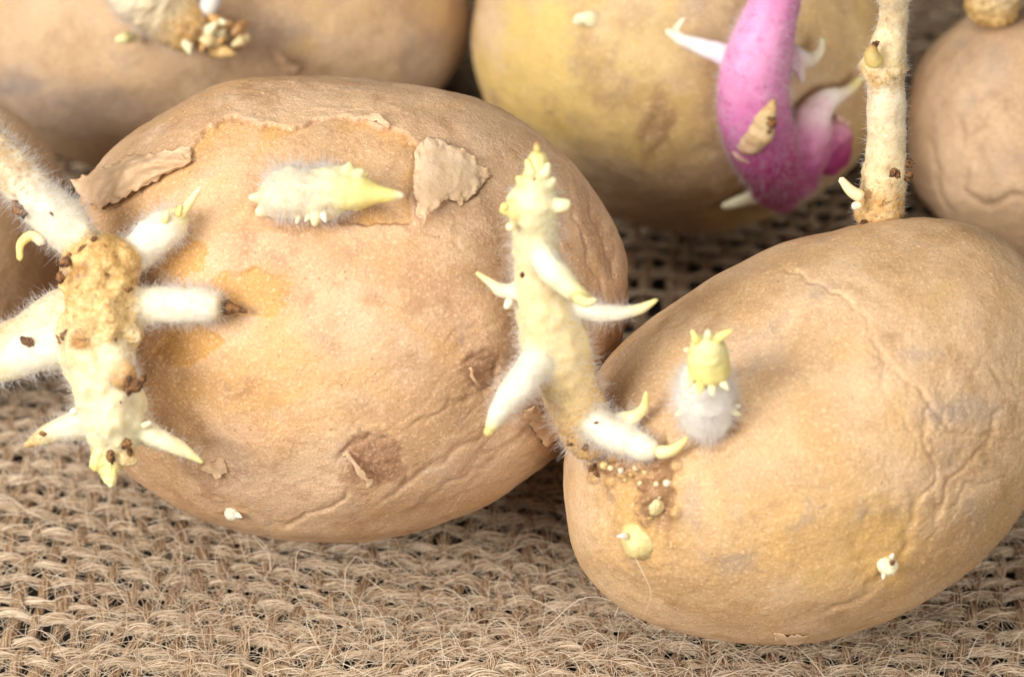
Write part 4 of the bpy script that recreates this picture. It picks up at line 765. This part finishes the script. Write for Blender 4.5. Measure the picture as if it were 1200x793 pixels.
def yarn(kind, idx):
    if kind == 'weft': fix = -VMAX + idx * PV; L = UMAX; pitch = PU; cnt = NU
    else: fix = -UMAX + idx * PU; L = VMAX; pitch = PV; cnt = NV
    fix += random.gauss(0, .03); per = 4; n = cnt * per; s = np.linspace(-L, L, n); ph = (s + L) / pitch
    key = idx * 3.7 + (50 if kind == 'weft' else 0)
    wob = .05 * fbm(np.stack([s * .8, np.full(n, key), np.zeros(n)], 1), 3)
    par = 1 if idx % 2 else -1; sg = 1 if kind == 'weft' else -1
    zz = AMP * np.cos(math.pi * ph) * par * sg + (.012 if kind == 'weft' else -.012) + .03 * pnoise(np.stack([s * 1.3, np.full(n, key + .5), np.full(n, 2.2)], 1))
    if kind == 'weft': x, y = weave_xy(s, np.full(n, fix) + wob)
    else: x, y = weave_xy(np.full(n, fix) + wob, s)
    z = cloth_z(x, y) + zz; C = np.stack([x, y, z], 1)
    r = .080 * (1 + .42 * fbm(np.stack([s * 1.1, np.full(n, key), np.full(n, 7.)], 1), 3)) * random.uniform(.85, 1.15)
    keep = (y > -7.5); 
    if keep.sum() < 20: return
    C, r, s = C[keep], r[keep], s[keep]; n = len(s)
    T = np.gradient(C, axis=0); T /= np.linalg.norm(T, axis=1)[:, None]; up = np.array([0, 0, 1.]); B = np.cross(T, up); B /= np.linalg.norm(B, axis=1)[:, None]; U = np.cross(B, T)
    sides = 7; A = np.linspace(0, 2 * math.pi, sides, endpoint=False)
    V = C[:, None] + (np.cos(A)[None, :, None] * B[:, None] + np.sin(A)[None, :, None] * U[:, None] * .8) * (r * .86)[:, None, None]
    tw = (A[None, :] / (2 * math.pi)) + s[:, None] * .9; V = V.reshape(-1, 3)
    i = np.arange(n * sides).reshape(n, sides); j = np.roll(i, -1, 1); F = np.stack([i[:-1], j[:-1], j[1:], i[1:]], -1).reshape(-1, 4)
    o = add_mesh(kind + '_yarn', V, F, M[kind], cloth, attrs={'twist': tw.ravel()})
    # fibres wound round the yarn
    ym = C[:, 1]; wgt = np.where(ym < 1.5, 1, np.where(ym < 6, .55, .3)); wgt = wgt / wgt.sum(); m = int(n * 1.15 * (wgt * 0 + np.where(ym < 1.5, 1, np.where(ym < 6, .55, .3))).mean())
    k = 14; c0 = rng.choice(n, m, p=wgt); half = rng.uniform(.3, 1.2, m) / (s[1] - s[0]) ; q = np.linspace(-1, 1, k)
    idxs = np.clip(c0[:, None] + q[None] * half[:, None], 0, n - 1.001); i0 = idxs.astype(int); f = (idxs - i0)[..., None]
    Cc = C[i0] * (1 - f) + C[i0 + 1] * f; Bb = B[i0]; Uu = U[i0]; rr = r[i0]
    an = rng.uniform(0, 6.283, (m, 1)) + (s[i0] - s[c0][:, None]) * rng.normal(3.6, .7, (m, 1))
    ro = rng.uniform(.84, 1.06, (m, 1)) * np.ones((1, k)); stray = (rng.random((m, 1)) < .22) * rng.uniform(.3, 2.4, (m, 1)); ro = ro + stray * np.maximum(q[None] * rng.choice([-1, 1], (m, 1)), 0) ** 2
    Pf = Cc + (np.cos(an)[..., None] * Bb + np.sin(an)[..., None] * Uu * .85) * (rr * ro)[..., None]
    lo = cloth_z(Pf[..., 0].ravel(), Pf[..., 1].ravel()).reshape(Pf.shape[:2]) - .22; Pf[..., 2] = np.maximum(Pf[..., 2], lo)
    R = rng.uniform(.0045, .0105, (m, 1)) * (1 - .6 * np.abs(q[None]) ** 3)
    add_hair('fibre', Pf, R, M['fibre_' + kind], o, 'stuff')
for i in range(NV + 1): yarn('weft', i)
for i in range(NU + 1): yarn('warp', i)

def strays(n, box, lmin, lmax, zmax, rad, k=16):
    x = rng.uniform(box[0], box[1], n); y = rng.uniform(box[2], box[3], n); P = np.zeros((n, k, 3)); P[:, 0] = np.stack([x, y, cloth_z(x, y) + rng.uniform(.02, .12, n)], 1)
    a = rng.uniform(0, 6.283, n); el = rng.uniform(-.2, .9, n) ; L = rng.uniform(lmin, lmax, n) * rng.random(n) ** .6; da = rng.normal(0, .07, n); dda = rng.normal(0, .025, n)
    for q in range(1, k):
        st = L / (k - 1); P[:, q, 0] = P[:, q - 1, 0] + np.cos(a) * np.cos(el) * st; P[:, q, 1] = P[:, q - 1, 1] + np.sin(a) * np.cos(el) * st; P[:, q, 2] = P[:, q - 1, 2] + np.sin(el) * st
        a += da + rng.normal(0, .07, n); da += dda; el -= rng.uniform(.02, .20, n)
        g = cloth_z(P[:, q, 0], P[:, q, 1]) + .06; low = P[:, q, 2] < g; P[:, q, 2] = np.where(low, g, P[:, q, 2]); el = np.where(low, rng.uniform(0, .35, n), el)
    # keep them out of the tubers
    for T in (T1, T2, T3, T4, T5, T6):
        d = P - T.C; w = np.stack([(d @ RT) / (T.R(0.) * T.depth / FPX), (d @ UP) / (T.semi), (d @ FW) / T.semi], -1); q = np.linalg.norm(w, axis=-1).min(1); P = P[q > 1.03]
    R = rng.uniform(.4, 1.0, (len(P), 1)) * rad * np.linspace(1, .45, k)[None]
    return P, R
a, ra = strays(7000, (-9, 9, -5.5, 4), .4, 1.7, .5, .0062); b, rb = strays(900, (-9, 9, -5.5, 2), 1.2, 3.0, .8, .0055); c, rc = strays(1900, (-5.5, 5.5, -5.3, -1.5), .4, 1.6, .6, .0062)
add_hair('loose_fibre', np.concatenate([a, b, c]), np.concatenate([ra, rb, rc]), M['loose'], cloth, 'stuff')
# a few long hairs the photograph shows one by one
def hair_line(pts, D0, name='jute_hair'):
    K = np.array([[*at(x, y, D0(x, y) - dw), .005] for x, y, dw in pts]); S, _ = spline(K, 30)
    add_hair(name, S[None, :, :3], np.full((1, 30), .0055) * np.linspace(1, .6, 30), M['loose'], cloth)
g2 = lambda x, y: T2.surf(x, y)
def gd(x, y): return float((0.15 - CAM[2]) / ray(x, y)[2])
hair_line([(740, 645, .15), (752, 668, .25), (762, 690, .35), (758, 715, .5)], g2)
hair_line([(640, 735, .1), (680, 702, .5), (720, 705, .9), (745, 718, .8)], gd)
hair_line([(720, 722, .5), (735, 690, .9), (752, 672, 1.2), (775, 662, 1.2)], gd)
hair_line([(283, 606, .6), (296, 625, .5), (312, 640, .3), (318, 668, .1)], gd)
hair_line([(280, 608, .6), (300, 632, .45), (316, 655, .3), (316, 672, .05)], gd)
hair_line([(346, 672, .1), (350, 645, .5), (372, 648, .6), (392, 652, .2)], gd)
hair_line([(404, 690, .1), (408, 662, .5), (420, 652, .6), (428, 662, .5)], gd)
hair_line([(390, 692, .1), (408, 696, .4), (416, 712, .3), (418, 728, .05)], gd)

# ------------------------------------------------------------------ table under the cloth
n = 24; u = np.linspace(-45, 45, n); X, Y = np.meshgrid(u, u); V = np.stack([X.ravel(), Y.ravel() + 5, np.full(n * n, -1.1)], 1); i = np.arange(n * n).reshape(n, n)
t = add_mesh('table', V, np.stack([i[:-1, :-1], i[:-1, 1:], i[1:, 1:], i[1:, :-1]], -1).reshape(-1, 4), M['table'], kind='structure')
